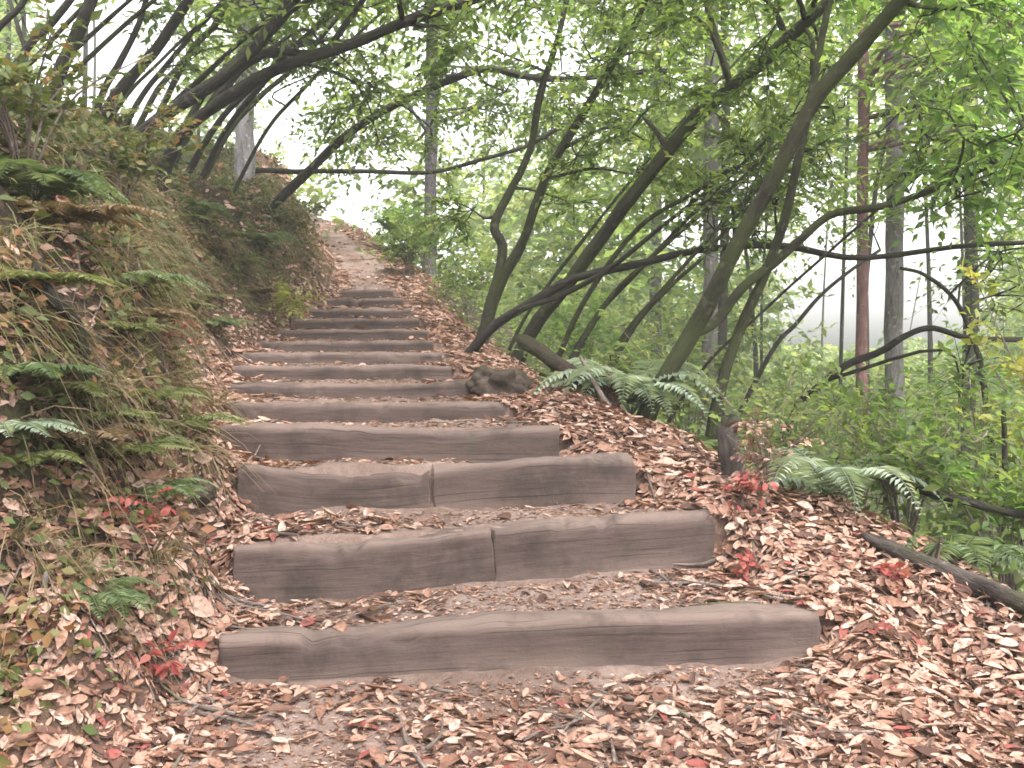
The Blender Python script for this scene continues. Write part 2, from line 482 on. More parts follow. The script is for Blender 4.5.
def terrain(x, y, detail=True, zones=False):
    x = np.asarray(x, float); y = np.asarray(y, float)
    xl = np.interp(y, le_y, le_x); xr = np.interp(y, re_y, re_x)
    zr = np.interp(y, ramp_y, ramp_z)
    xc = np.clip(x, xl, xr)
    zs = np.interp(y, ramp_y[:4], np.concatenate([ramp_z[:3], [_z0]]))       # foot of the flight
    for i in range(len(STEPS)):
        f = np.clip((xc - SL[i, 0]) / (SR[i, 0] - SL[i, 0]), -.1, 1.1)
        yi = SL[i, 1] + f * (SR[i, 1] - SL[i, 1]) + .07
        zt = SL[i, 2] + f * (SR[i, 2] - SL[i, 2]) - .012
        if i + 1 < len(STEPS):
            g = np.clip((xc - SL[i + 1, 0]) / (SR[i + 1, 0] - SL[i + 1, 0]), -.1, 1.1)
            yn = SL[i + 1, 1] + g * (SR[i + 1, 1] - SL[i + 1, 1])
            zn = SL[i + 1, 2] + g * (SR[i + 1, 2] - SL[i + 1, 2]) - SF[i + 1]
        else:
            yn, zn = np.full_like(y, 16.0), np.full_like(y, ramp_z[len(STEPS) + 3])
        t = np.clip((y - yi) / np.maximum(yn - yi, .05), 0, 1)
        zs = np.where(y >= yi, zt + (zn - zt) * t, zs)
    zs = np.where(y > 16, zr, zs)
    u = np.maximum(xl - x, 0); v = np.maximum(x - xr, 0)
    out = np.maximum(u, v)
    z = zs + (zr - zs) * sm(.0, .2, out)
    n_big = fbm(np.stack([x * .9, y * .9, 0 * x], -1), 3, 5)
    n_mid = fbm(np.stack([x * 2.6, y * 2.6, z * 2.0], -1), 4, 9)
    # left bank: an undercut earth face, then a gentler wooded slope
    pits = np.zeros_like(x)
    for hx, hy, hr, ha in PITS: pits = pits + ha * np.exp(-((x - hx) ** 2 + (y - hy) ** 2) / (2 * hr * hr))
    lump = .5 - np.abs(fbm(np.stack([x * 1.9, y * 1.9, 0 * x + 3.3], -1), 3, 61))
    H = np.interp(y, [-5, 3, 7, 12, 18, 30], [1.3, 1.42, 1.42, 1.2, 1.25, 1.0]) + .12 * n_big
    bank = .22 * np.minimum(u, .18) + H * sm(.10, 1.05, u) + .30 * np.clip(u - .95, 0, 3.5) + .14 * np.clip(u - 4.45, 0, 40)
    z = z + np.where(u > 0, bank + (.20 * n_mid + .34 * lump + .08 * fbm(np.stack([x * 6, y * 6, z * 5], -1), 2, 44) - pits) * sm(.08, .3, u), 0)
    # right: a littered shoulder, then the fall into the ravine
    S = np.interp(y, [0, 3, 5, 8, 12, 16, 30], [1.3, 1.1, .85, .62, .42, .35, .6])
    drop = np.maximum(v - S, 0)
    rav = -.10 * np.minimum(v, S) - 9 * (1 - np.exp(-.62 * drop / 9)) + .03 * np.clip(v - 35, 0, 200)
    z = z - sm(1.5, 9, v) * np.maximum(zr - 1.6, 0)
    z = z + np.where(v > 0, rav + .05 * n_mid * sm(.1, .5, v), 0)
    z = z + .018 * n_mid * (1 - sm(0, .1, out))
    if detail:
        z = z + .012 * fbm(np.stack([x * 9, y * 9, 0 * x], -1), 3, 21)
    if not zones:
        return z
    zp = 1 - sm(-.05, .22, np.maximum(xl - x, x - xr) + .10 * n_mid)
    zp = zp * np.clip(.72 + .5 * n_mid, .25, 1)
    ze = np.maximum(sm(.12, .5, u + .15 * n_mid), sm(-.05, .6, v - S + .2 * n_mid))
    ze = ze * (1 - .75 * sm(13, 16, y) * (u > 0) * (1 - sm(1.0, 1.8, u)))
    return z, np.stack([zp, ze, 0 * zp], -1)


def T1(x, y):
    return float(terrain(np.array([x]), np.array([y]))[0])


def grid_lines(parts):
    a = []
    for lo, hi, st in parts:
        a.append(np.arange(lo, hi, st))
    return np.concatenate(a + [[parts[-1][1]]])


gx = np.concatenate([-np.geomspace(68, 4.2, 26), grid_lines([(-4.0, 2.6, .04), (2.6, 6, .12)]), np.geomspace(6.4, 68, 26)])
gy = np.concatenate([np.linspace(-14, 1.8, 18), grid_lines([(2.0, 9, .04), (9, 15, .06), (15, 22, .16)]), np.geomspace(22.4, 88, 24)])
X, Y = np.meshgrid(gx, gy)
gz, zone = terrain(X.ravel(), Y.ravel(), True, True)
nxg, nyg = len(gx), len(gy)
i = np.arange(nyg - 1)[:, None] * nxg + np.arange(nxg - 1)[None, :]
gq = np.stack([i, i + 1, i + nxg + 1, i + nxg], -1).reshape(-1, 4)
o = build('ground', np.stack([X.ravel(), Y.ravel(), gz], -1), None, gq, M['ground'], None, None, zone)
o['kind'] = 'structure'; o['label'] = 'earth trail, leaf-strewn shoulder and steep bank'


# ------------------------------------------------------------------ timber steps
def timber(name, a, b, face, depth, label, sag=0.0, seed=1, group='timber risers of the trail stairs', worn=.012, dirt=.75):
    a = np.asarray(a, float); b = np.asarray(b, float)
    n = 110
    L = np.linalg.norm(b - a)
    ax = norm(b - a); back = norm(np.cross(np.array([0, 0, 1.0]), ax)); up = np.cross(ax, back)
    if back[1] < 0: back = -back
    t = np.linspace(0, 1, n)
    hgt = face + .09
    prof = []
    r1 = .032
    for (cy, cz, a0, a1, r) in ((r1, -r1, 180, 90, r1), (depth - r1, -r1, 90, 0, r1), (depth - .01, -hgt + .01, 0, -90, .01), (.01, -hgt + .01, -90, -180, .01)):
        for k in range(5):
            an = math.radians(a0 + (a1 - a0) * k / 4)
            prof.append((cy + r * math.cos(an), cz + r * math.sin(an)))
    # extra rows on the visible face and top
    pr = prof[:5] + [(depth * .35, 0), (depth * .65, 0)] + prof[5:] + [(0, -hgt * .8), (0, -hgt * .6), (0, -hgt * .4), (0, -hgt * .2)]
    pr = np.array(pr); K = len(pr)
    c = a[None] + ax[None] * (t * L)[:, None] - np.array([0, 0, 1.0])[None] * (sag * np.sin(math.pi * t))[:, None]
    c = c + back[None] * (.02 * fbm(np.stack([t * L * 1.1, 0 * t + seed, 0 * t], -1), 2, seed))[:, None]
    ntop = fbm(np.stack([t * L * 3.0, 0 * t + seed * 3, 0 * t], -1), 4, seed + 4)
    v = c[:, None, :] + back[None, None, :] * pr[None, :, 0, None] + up[None, None, :] * pr[None, :, 1, None]
    topmask = np.clip(1 + pr[:, 1] / hgt * 1.6, 0, 1)
    v = v + np.array([0, 0, 1.0])[None, None] * (ntop[:, None] * worn * topmask[None, :])[..., None]
    q3 = np.stack([np.repeat((t * L * 2.2)[:, None], K, 1), np.repeat(pr[None, :, 0] * 16, n, 0), np.repeat(pr[None, :, 1] * 16, n, 0)], -1).reshape(-1, 3) + seed
    nn = fbm(q3, 4, seed + 30).reshape(n, K)
    out = pr - pr.mean(0); out = norm(out)
    chip = np.clip(fbm(np.stack([np.repeat((t * L * 6)[:, None], K, 1).ravel(), np.repeat(pr[None, :, 1] * 9, n, 0).ravel(), np.full(n * K, seed * 1.7)], -1), 4, seed + 60).reshape(n, K) - .35, 0, 1)
    edge = np.exp(-((pr[:, 0] - .005) ** 2 + (pr[:, 1] + .012) ** 2) / (2 * .03 ** 2))
    nn = nn - 3.2 * chip * (.25 + edge[None, :])
    en = np.minimum(t, 1 - t) * L
    v = v + ax[None, None, :] * (np.exp(-en / .05)[:, None] * np.where(t < .5, 1, -1)[:, None] * .02 * (.5 + .5 * fbm(np.stack([pr[:, 0] * 18, pr[:, 1] * 18, np.full(K, seed * 2.3)], -1), 2, seed + 70))[None, :])[..., None]
    v = v + (back[None, None, :] * out[None, :, 0, None] + up[None, None, :] * out[None, :, 1, None]) * (nn * .013)[..., None]
    # chipped, rounded ends
    e = np.minimum(t, 1 - t) * L
    v = v.reshape(-1, 3)
    vec = np.stack([np.repeat((t * L * .16)[:, None], K, 1), np.repeat(pr[None, :, 0] * 1.6, n, 0), np.repeat(pr[None, :, 1] * 1.6, n, 0)], -1).reshape(-1, 3) + seed
    tn = np.clip((pr[None, :, 1] + .030) / .03 + .5 * ntop[:, None] + .35 * nn, 0, 1) * (pr[None, :, 1] > -.05) * dirt
    low = np.clip((-pr[None, :, 1] - face * .55) / (face * .5), 0, 1) * np.clip(.45 + .6 * ntop[::-1][:, None] + .3 * nn, 0, .9)
    tn = np.maximum(tn, low * .8)
    ii = np.arange(n - 1)[:, None] * K; jj = np.arange(K)[None]; j2 = (jj + 1) % K
    q = np.stack([ii + jj, ii + K + jj, ii + K + j2, ii + j2], -1).reshape(-1, 4)
    cc = np.array([v[:K].mean(0), v[-K:].mean(0)])
    v = np.vstack([v, cc]); vec = np.vstack([vec, vec[0], vec[-1]])
    t0, t1 = len(v) - 2, len(v) - 1
    tr = []
    for k in range(K):
        k2 = (k + 1) % K
        tr.append([t0, k, k2]); tr.append([t1, (n - 1) * K + k2, (n - 1) * K + k])
    o = build(name, v, np.array(tr), q, M['timber'], None, np.concatenate([tn.ravel(), [0, 0]]), vec)
    return tag(o, label, 'timber step', group)


ORD = ['first', 'second', 'third', 'fourth', 'fifth', 'sixth', 'seventh', 'eighth', 'ninth', 'tenth', 'eleventh', 'twelfth', 'thirteenth']
ax0 = None
for i in range(len(STEPS)):
    a, b = SL[i].copy(), SR[i].copy()
    d = norm(b - a)
    a2 = a - d * (.02 if i == 0 else .06 if i < 3 else .14)
    if i == 0:
        timber('timber_step', a2, b, SF[i], .17, 'long worn timber across the bottom of the stairs, lowest riser', -.012, 11)
    elif i == 1:
        m = a + (b - a) * .50
        timber('timber_step', a2 - [0, 0, .0], m + d * .008 - [0, 0, .006], SF[i], .17, 'left timber of the second riser from the bottom, greyish with a greenish stain', .022, 22)
        timber('timber_step', m - d * .004 + [0, .012, .004], b, SF[i], .17, 'right timber of the second riser from the bottom, tilted up to the leafy shoulder', .006, 23)
    elif i == 2:
        m = a + (b - a) * .46
        timber('timber_step', a2 + [0, 0, .02], m + d * .008 - [0, 0, .012], SF[i], .16, 'left timber of the third riser from the bottom, sagging towards its joint', .028, 31)
        timber('timber_step', m - d * .004 + [0, .014, -.02], b + [0, 0, .01], SF[i], .16, 'right timber of the third riser from the bottom, ending at heaped red leaves', -.02, 32)
    elif i == 3:
        timber('timber_step', a2, b, SF[i], .15, 'fourth riser from the bottom, dark timber with a cracked middle', .012, 41, worn=.016)
    elif i == len(STEPS) - 1:
        timber('timber_step', a2, b, SF[i], .14, 'topmost and shortest timber riser where the trail bends away', .0, 40 + i)
    else:
        near = {4: 'fifth riser from the bottom, timber level with the dark mossy rock', 5: 'sixth riser from the bottom, pale edged timber beside the dark rock'}.get(
            i, '%s riser from the bottom, narrow timber in the upper flight' % ORD[i])
        timber('timber_step', a2, b, SF[i], .14, near, .006 * (i % 3), 40 + i)

# ------------------------------------------------------------------ leaf litter
def slope_n(x, y, e=.05):
    zx = (terrain(x + e, y) - terrain(x - e, y)) / (2 * e); zy = (terrain(x, y + e) - terrain(x, y - e)) / (2 * e)
    return norm(np.stack([-zx, -zy, np.ones_like(x)], -1))


def scatter(n, xr, yr, dens, rng):
    """rejection sampling of ground points by a density function 0..1"""
    xs, ys = [], []
    got = 0
    while got < n:
        x = rng.uniform(*xr, 8000); y = rng.uniform(*yr, 8000)
        k = rng.uniform(0, 1, 8000) < dens(x, y)
        xs.append(x[k]); ys.append(y[k]); got += k.sum()
    x, y = np.concatenate(xs)[:n], np.concatenate(ys)[:n]
    return x, y


def edges(y):
    return np.interp(y, le_y, le_x), np.interp(y, re_y, re_x)


def timber_y(x, y):
    """true where a timber's own top would be under the leaf"""
    bad = np.zeros(len(x), bool)
    for i in range(len(STEPS)):
        f = (x - SL[i, 0]) / (SR[i, 0] - SL[i, 0])
        yi = SL[i, 1] + f * (SR[i, 1] - SL[i, 1])
        bad |= (f > -.01) & (f < 1.005) & (y > yi - .07) & (y < yi + .15)
    return bad


def litter_density(x, y):
    xl, xr = edges(y)
    u = xl - x; v = x - xr
    S = np.interp(y, [0, 3, 5, 8, 12, 16, 30], [1.3, 1.1, .85, .62, .42, .35, .6])
    patch = fbm(np.stack([x * 1.3, y * 1.3, 0 * x], -1), 3, 77)
    d = np.where(v > -.08, 1.0 * (1 - sm(S * .8, S + .5, v)), 0)
    far_u = np.interp(y, [2.4, 3.3, 3.9, 20], [.9, .55, .22, .25])
    d = np.where((u > -.12) & (v < 0), np.maximum(d, .9 * (1 - sm(far_u, far_u + .35, u)) + .50 * np.clip(.25 + 1.6 * patch, 0, 1) * (1 - sm(.9, 1.8, u))), d)
    ontr = (u <= -.08) & (v <= -.04)
    edge = np.minimum(-u, -v)
    dt = np.where(y < 3.9, .24 + .28 * patch, np.where(y < 4.6, .32 + .28 * patch, np.where(y < 4.95, .07 + .12 * patch, .015)))
    dt = np.where(y > 6, .012, dt) + .25 * (1 - sm(.05, .35, edge))
    d = np.where(ontr, np.clip(dt, 0.01, 1), d)
    w = 1.0 / np.maximum(y / 3.2, 1) ** .8
    return np.clip(d, 0, 1) * w * ~timber_y(x, y)


sp = Soup()
rng = np.random.default_rng(5)
for batch, curl, n in ((0, .2, 13500), (1, -.3, 12500), (2, .55, 10000), (3, -.1, 13500)):
    x, y = scatter(n, (-3.2, 3.0), (2.4, 16), litter_density, rng)
    xl, xr = edges(y)
    nz = slope_n(x, y)
    pile = np.clip(np.maximum(xl - x, x - xr) * .06, 0, .035)
    pos = np.stack([x, y, terrain(x, y) + .006 + rng.uniform(0, 1, n) * (.012 + pile)], -1)
    az = rng.uniform(0, 2 * math.pi, n)
    xd = np.stack([np.cos(az), np.sin(az), rng.normal(0, .18, n)], -1)
    xd = xd - nz * np.sum(xd * nz, -1, keepdims=True) * .9
    up = nz + rng.normal(0, .28, (n, 3))
    L = np.clip(rng.lognormal(-3.02, .36, n), .016, .10) * np.where(rng.uniform(0, 1, n) < .12, 1.3, 1)
    tone = np.clip(rng.beta(1.5, 1.5, n), 0, .96)
    tone = np.where(rng.uniform(0, 1, n) < .022, 1.0, tone)
    place(sp, curled(curl), pos, xd, up, L, L * np.clip(rng.lognormal(-1.08, .32, n), .16, .75), tone)
ex, ey, el = [], [], []
for i in range(7):
    for e, sg in ((SL[i], -1), (SR[i], 1)):
        k = 90 if i < 5 else 45
        ex.append(e[0] + sg * np.abs(rng.normal(.06, .07, k))); ey.append(e[1] + rng.uniform(-.12, .22, k)); el.append(rng.uniform(.035, .075, k))
n2 = 5200
xx, yy = scatter(n2, (-7, 0), (11, 26), lambda x, y: np.clip(np.where(x < edges(y)[0], 1 - sm(.8, 2.2, edges(y)[0] - x), np.where(x > edges(y)[1], 1 - sm(.5, 1.2, x - edges(y)[1]), .12)), 0, 1), rng)
ex.append(xx); ey.append(yy); el.append(rng.uniform(.06, .13, n2))
x, y, L = np.concatenate(ex), np.concatenate(ey), np.concatenate(el); n = len(x)
nz = slope_n(x, y); az = rng.uniform(0, 6.28, n)
xd = np.stack([np.cos(az), np.sin(az), rng.normal(0, .2, n)], -1); xd = xd - nz * np.sum(xd * nz, -1, keepdims=True) * .8
place(sp, curled(.4), np.stack([x, y, terrain(x, y)], -1) + nz * rng.uniform(.006, .03, n)[:, None], xd, nz + rng.normal(0, .3, (n, 3)), L, L * rng.uniform(.35, .6, n), np.clip(rng.beta(2.2, 2.0, n), 0, .93))
# crumbs: small broken bits lying on the treads
n = 15000
x, y = scatter(n, (-2.4, 1.6), (2.4, 12), lambda x, y: np.clip(((x > edges(y)[0]) & (x < edges(y)[1])) * (.9 / np.maximum(y / 3, 1)) * ~timber_y(x, y), 0, 1), rng)
pos = np.stack([x, y, terrain(x, y) + .004], -1)
az = rng.uniform(0, 6.28, n)
place(sp, LEAF_A, pos, np.stack([np.cos(az), np.sin(az), 0 * az], -1), np.array([0, 0, 1.0]) + rng.normal(0, .2, (n, 3)), rng.uniform(.012, .04, n), rng.uniform(.008, .018, n), np.clip(rng.beta(2, 2, n), 0, .93))
o = sp.out('leaf_litter', [M['litter']])
o['kind'] = 'stuff'; o['label'] = 'pinkish brown fallen leaves over the trail and shoulder'

# fallen twigs in the litter
sp = Soup()
for k in range(420):
    x, y = scatter(1, (-2.6, 2.6), (2.6, 9), litter_density, rng)
    x, y = float(x[0]), float(y[0]); az = rng.uniform(0, 6.28); L = rng.uniform(.1, .42)
    q = [np.array([x + math.cos(az) * L * s + rng.normal(0, .012), y + math.sin(az) * L * s + rng.normal(0, .012), 0]) for s in (0, .35, .7, 1)]
    for w in q: w[2] = T1(w[0], w[1]) + .018
    v, t, qq, vec = tube(spline(q, 7), np.linspace(.006, .002, 7) * rng.uniform(.6, 1.5), 5)
    sp.add(v, t, qq, .5, vec)
o = sp.out('fallen_twigs', [M['deadwood']])
o['kind'] = 'stuff'; o['label'] = 'thin dry twigs strewn among the fallen leaves'

# ------------------------------------------------------------------ bank cover
def pit_at(x, y):
    p = np.zeros_like(x)
    for hx, hy, hr, ha in PITS: p = p + ha * np.exp(-((x - hx) ** 2 + (y - hy) ** 2) / (2 * (hr * .9) ** 2))
    return np.clip(p * 4.5, 0, 1)


def bank_density(lo, hi, f=1.0):
    def d(x, y):
        xl, xr = edges(y); u = xl - x
        pt = fbm(np.stack([x * 1.7, y * 1.7, 0 * x], -1), 3, 31)
        return np.clip(sm(lo, lo + .3, u) * (1 - sm(hi, hi + .6, u)) * np.clip(.55 + f * pt, 0, 1) / np.maximum(y / 3.6, 1) ** 1.0, 0, 1) * (1 - pit_at(x, y))
    return d


sp = Soup(); rng = np.random.default_rng(8)
for (n, lo, hi, ln, wd, tn) in ((9001, .5, 2.2, (.05, .11), .5, (0, .8)), (16000, .18, 1.3, (.025, .06), .55, (.05, 1)), (9000, .7, 2.6, (.04, .10), .5, (0, .62)), (7000, 1.6, 6.0, (.06, .14), .5, (0, .55))):
    x, y = scatter(n, (-12, -.8), (2.4, 20), bank_density(lo, hi, 1.1), rng) if n != 9001 else scatter(n, (-6, -1.3), (5.2, 17), lambda x, y: bank_density(lo, hi, 1.1)(x, np.full_like(y, 3.6)) * 0 + np.clip(sm(.3, .7, edges(y)[0] - x) * (1 - sm(2.2, 3, edges(y)[0] - x)) * (.6 + fbm(np.stack([x * 1.7, y * 1.7, 0 * x], -1), 3, 31)), 0, 1), rng)
    nz = slope_n(x, y)
    h = rng.uniform(0, 1, n) ** 2 * (.10 if lo < 1 else .35)
    pos = np.stack([x, y, terrain(x, y)], -1) + nz * (.01 + h)[:, None]
    xd = rng.normal(0, 1, (n, 3)) * [1, 1, .5] + np.array([.5, -.3, -.5])
    up = nz + rng.normal(0, .5, (n, 3))
    L = rng.uniform(*ln, n)
    cl = fbm(np.stack([x * 2.3, y * 2.3, pos[:, 2] * 2.3], -1), 3, 51)
    tone = np.clip(tn[0] + (tn[1] - tn[0]) * (.45 + .45 * cl + rng.normal(0, .16, n)), 0, 1)
    place(sp, LEAF_A, pos, xd, up, L, L * wd * rng.uniform(.7, 1.3, n), tone)
o = sp.out('undergrowth', [M['under']])
o['kind'] = 'stuff'; o['label'] = 'low olive and russet undergrowth covering the bank'

# ground cover on the ravine side
sp = Soup(); rng = np.random.default_rng(81)
def rav_density(x, y):
    xl, xr = edges(y); v = x - xr
    S = np.interp(y, [0, 3, 5, 8, 12, 16, 30], [1.3, 1.1, .85, .62, .42, .35, .6])
    return np.clip(sm(S - .1, S + .5, v) * (1 - sm(6, 9, v)) / np.maximum(y / 4, 1), 0, 1)
n = 15000
x, y = scatter(n, (-3, 11), (2.5, 24), rav_density, rng)
nz = slope_n(x, y)
pos = np.stack([x, y, terrain(x, y)], -1) + nz * (.02 + rng.uniform(0, 1, n) ** 2 * .4)[:, None]
L = rng.uniform(.05, .12, n)
place(sp, LEAF_A, pos, rng.normal(0, 1, (n, 3)) * [1, 1, .5], nz + rng.normal(0, .5, (n, 3)), L, L * .5, np.clip(rng.normal(.5, .25, n), 0, 1))
o = sp.out('ground_cover', [M['far']])
o['kind'] = 'stuff'; o['label'] = 'green ground cover on the slope below the trail'


def blades(sp, pos, d, L, w, rng, tone, droop):
    n = len(pos); d = norm(d)
    sd = norm(np.cross(d, rng.normal(0, 1, (n, 3))))
    pts = []
    for k, t in enumerate((0, .35, .7, 1.0)):
        c = pos + d * (t * L)[:, None] + np.array([0, 0, -1.0]) * (droop * L * t * t)[:, None]
        ww = (w * (1 - .85 * t))[:, None]
        pts += [c - sd * ww, c + sd * ww]
    v = np.stack(pts, 1).reshape(-1, 3)
    q = np.array([[0, 1, 3, 2], [2, 3, 5, 4], [4, 5, 7, 6]])
    q = (q[None] + (np.arange(n) * 8)[:, None, None]).reshape(-1, 4)
    sp.add(v, None, q, np.repeat(tone, 8))


sp = Soup(); rng = np.random.default_rng(9)
n = 6000
x, y = scatter(n, (-4.2, -.9), (2.5, 15), bank_density(.3, 1.6, 1.4), rng)
nz = slope_n(x, y)
pos = np.stack([x, y, terrain(x, y)], -1)
d = nz * .8 + rng.normal(0, .35, (n, 3)) + np.array([.1, -.1, .15])
blades(sp, pos, d, rng.uniform(.12, .42, n), rng.uniform(.002, .005, n), rng, np.clip(rng.beta(2, 2, n), 0, 1), rng.uniform(.5, 1.3, n))
n = 4500
x, y = scatter(n, (-4.6, -1.4), (5, 15), lambda x, y: np.clip(sm(.25, .5, edges(y)[0] - x) * (1 - sm(1.3, 2.0, edges(y)[0] - x)) * (.6 + .8 * fbm(np.stack([x * 2.2, y * 2.2, 0 * x], -1), 2, 90)), 0, 1), rng)
nz = slope_n(x, y)
blades(sp, np.stack([x, y, terrain(x, y)], -1), nz * .8 + rng.normal(0, .35, (n, 3)) + [.1, -.1, 0], rng.uniform(.15, .5, n), rng.uniform(.0025, .006, n), rng, np.clip(rng.beta(1.4, 2, n), 0, 1), rng.uniform(.7, 1.5, n))
o = sp.out('dry_grass', [M['grass']])
o['kind'] = 'stuff'; o['label'] = 'dry grass and rootlets hanging down the bank'


# ------------------------------------------------------------------ single plants
def fern(loc, nf, length, m, label, cat='fern', seed=0, lift=.9, az=(0, 360), group=None, width=.20, dead=False):
    rng = np.random.default_rng(seed + 500)
    sp = Soup()
    loc = np.asarray(loc, float)
    for k in range(nf):
        a = math.radians(az[0] + (az[1] - az[0]) * (k + rng.uniform(-.3, .3)) / nf)
        h = np.array([math.cos(a), math.sin(a), 0])
        L = length * rng.uniform(.7, 1.1)
        lf = lift * rng.uniform(.7, 1.2)
        ts = np.linspace(0, 1, 9)
        path = loc[None] + h[None] * (L * (.85 * ts))[:, None] + np.array([0, 0, 1.0])[None] * (L * (lf * ts - (lf * .95) * ts ** 2.0))[:, None]
        path += (np.cross(h, [0, 0, 1.0]) * rng.normal(0, .06))[None] * (ts ** 2)[:, None]
        v, t, q, vec = tube(path, np.linspace(.004, .0012, 9), 4)
        sp.add(v, t, q, .25, vec)
        npn = 26
        tt = np.repeat(np.linspace(.12, .99, npn), 2)
        c = np.stack([np.interp(tt, ts, path[:, j]) for j in range(3)], -1)
        tg = norm(np.stack([np.interp(tt, ts, np.gradient(path[:, j])) for j in range(3)], -1))
        s = np.tile([1.0, -1.0], npn)[:, None]
        sd = norm(np.cross(tg, [0, 0, 1.0])) * s
        pl = length * width * np.sin(np.clip(tt * 1.05, 0, 1) ** .6 * math.pi * .97 + .05) + .012
        up = np.cross(sd, tg) * s
        place(sp, LEAF_A, c, sd + tg * .35 + rng.normal(0, .08, c.shape) + np.array([0, 0, -.18]), np.abs(up) * [.2, .2, 1] + rng.normal(0, .1, c.shape), pl, np.full(len(pl), length * .036), np.clip(rng.normal(.5 + .25 * (k % 3 - 1), .12, len(pl)), 0, 1))
    o = sp.out('fern', [m])
    return tag(o, label, cat, group)


def on(px, py, d, lift=0.0):
    """point on the ground near where the eye ray through the pixel meets it; falls back to depth d"""
    p0 = np.array([0, 0, CAMZ]); r = P(px, py, 1.0) - p0
    for s in np.arange(1.8, 24, .03):
        q = p0 + r * s
        if q[2] < T1(q[0], q[1]):
            return np.array([q[0], q[1], T1(q[0], q[1]) + lift])
    q = P(px, py, d)
    return np.array([q[0], q[1], T1(q[0], q[1]) + lift])


def at_ground(px, d, lift=0.0):
    q = P(px, 400, d)
    return np.array([q[0], q[1], T1(q[0], q[1]) + lift])


G_F = 'sword ferns growing beside the stairs'
fern(at_ground(632, 7.0, .14), 20, .85, M['palefern'], 'pale grey-green fern fanned out at the foot of the leaning trunks', seed=1, lift=1.45)
fern(at_ground(835, 5.0, .05), 13, .62, M['palefern'], 'silvery drooping fern at the shoulder edge above the fallen log', seed=2, lift=1.25)
fern(at_ground(700, 6.0), 11, .42, M['fern'], 'small dark fern behind the short upright stump', seed=3, lift=1.1)
fern(on(5, 440, 3.5), 9, .30, M['palefern'], 'greyish fern hanging from the near bank at its left end', seed=4, lift=.6, az=(-120, 100))
fern(on(255, 250, 9), 13, .62, M['fern'], 'green fern on top of the bank where the trail turns', seed=5, lift=1.0)
fern(on(120, 300, 5), 11, .5, M['fern'], 'olive fern rooted high on the bank face under the trees', seed=6, lift=.7, az=(-150, 120))
fern(on(35, 205, 5), 13, .6, M['fern'], 'large fern crowning the bank near the leftmost trunks', seed=7, lift=1.0)
fern(on(190, 220, 7), 12, .6, M['fern'], 'bushy fern at the base of the forked left trunk', seed=8, lift=1.0)
fern(on(90, 615, 3.2), 9, .30, M['fern'], 'little fern low on the bank above the leaf pile', seed=9, lift=.8, az=(-120, 90))
fern(on(215, 330, 6.5), 10, .40, M['fern'], 'drooping fern halfway up the bank beside the narrow steps', seed=10, lift=.6, az=(-140, 100))
fern(at_ground(960, 4.6), 14, .55, M['fern'], 'green fern below the shoulder beside the fallen log', seed=11, lift=1.1)
fern(at_ground(560, 8.2), 12, .50, M['fern'], 'green fern between the rock and the slender leaning trunks', seed=12, lift=1.1)

for k, (px, py, d, L, lb, mt, lift, az) in enumerate((
        (75, 450, 4, .38, 'withered tan fern drooping on the middle of the near bank', 'deadfern', .5, (-140, 90)),
        (140, 330, 5, .42, 'withered brown fern under the red sprig', 'deadfern', .5, (-140, 100)),
        (20, 380, 4, .36, 'dull green fern at the left end beneath the dark root', 'fern', .6, (-130, 90)),
        (205, 255, 7, .5, 'withered fern beneath the bushy fern of the forked tree', 'deadfern', .6, (-150, 100)),
        (160, 500, 4, .26, 'small green fern low on the bank near the dark stone', 'fern', .7, (-130, 90)),
        (255, 300, 8, .4, 'withered fern beside the upper steps, left of the lime sapling', 'deadfern', .6, (-140, 100)),
        (70, 235, 5, .5, 'half-dead fern hanging below the fern that crowns the bank', 'deadfern', .5, (-150, 90)))):
    fern(on(px, py, d), 10, L, M[mt], lb, seed=30 + k, lift=lift, az=az)

gf = np.random.default_rng(66)
for k, (px, py) in enumerate(((40, 300), (150, 275), (185, 225), (120, 345), (50, 400), (180, 310), (225, 235), (25, 480), (100, 430), (150, 400), (210, 300), (130, 455), (240, 265), (180, 430))):
    c = on(px, py, 5)
    fern(c, 8, gf.uniform(.26, .44), M['bankfern'], 'yellow-green fern with drooping fronds on the shaggy bank face', seed=60 + k, lift=gf.uniform(.35, .6), az=(-150, 100), group='drooping ferns on the bank face')


def leafy(name, loc, label, cat, m, stems=7, h=.5, spread=.5, leaf=.06, nl=10, lw=.5, seed=0, tone=(.2, .9), stemr=.006, sub=6, sublen=.25, group=None, leafshape=LEAF_B, lean=(0, 0)):
    """woody little plant: stems (part) that carry leaf sprays (foliage part)"""
    rng = np.random.default_rng(seed + 900)
    loc = np.asarray(loc, float)
    r = root(name, loc, label, cat, group)
    st, fo = Soup(), Soup()
    for k in range(stems):
        a = rng.uniform(0, 6.28); sp_ = spread * rng.uniform(.3, 1)
        tip = loc + np.array([math.cos(a) * sp_ + lean[0], math.sin(a) * sp_ + lean[1], h * rng.uniform(.6, 1.1)])
        mid = loc * .5 + tip * .5 + np.array([-math.cos(a) * sp_ * .15, -math.sin(a) * sp_ * .15, h * .10])
        path = spline([loc - [0, 0, .05], mid, tip], 10)
        v, t, q, vec = tube(path, np.linspace(stemr, stemr * .35, 10), 5, .1, k)
        st.add(v, t, q, .5, vec)
        u = rng.uniform(.35, 1, sub)
        org = np.stack([np.interp(u, np.linspace(0, 1, 10), path[:, j]) for j in range(3)], -1)
        dr = rng.normal(0, 1, (sub, 3)) * [1, 1, .6] + (tip - loc) * .8 + [0, 0, .2]
        sprays(fo, org, dr, sublen * rng.uniform(.6, 1.2, sub), nl, leaf, lw, rng, leafshape, tone, True, .3, stemr * .35)
    st.out('stem', [M['deadwood']], r)
    fo.out('foliage', [m, M['deadwood']], r)
    return r


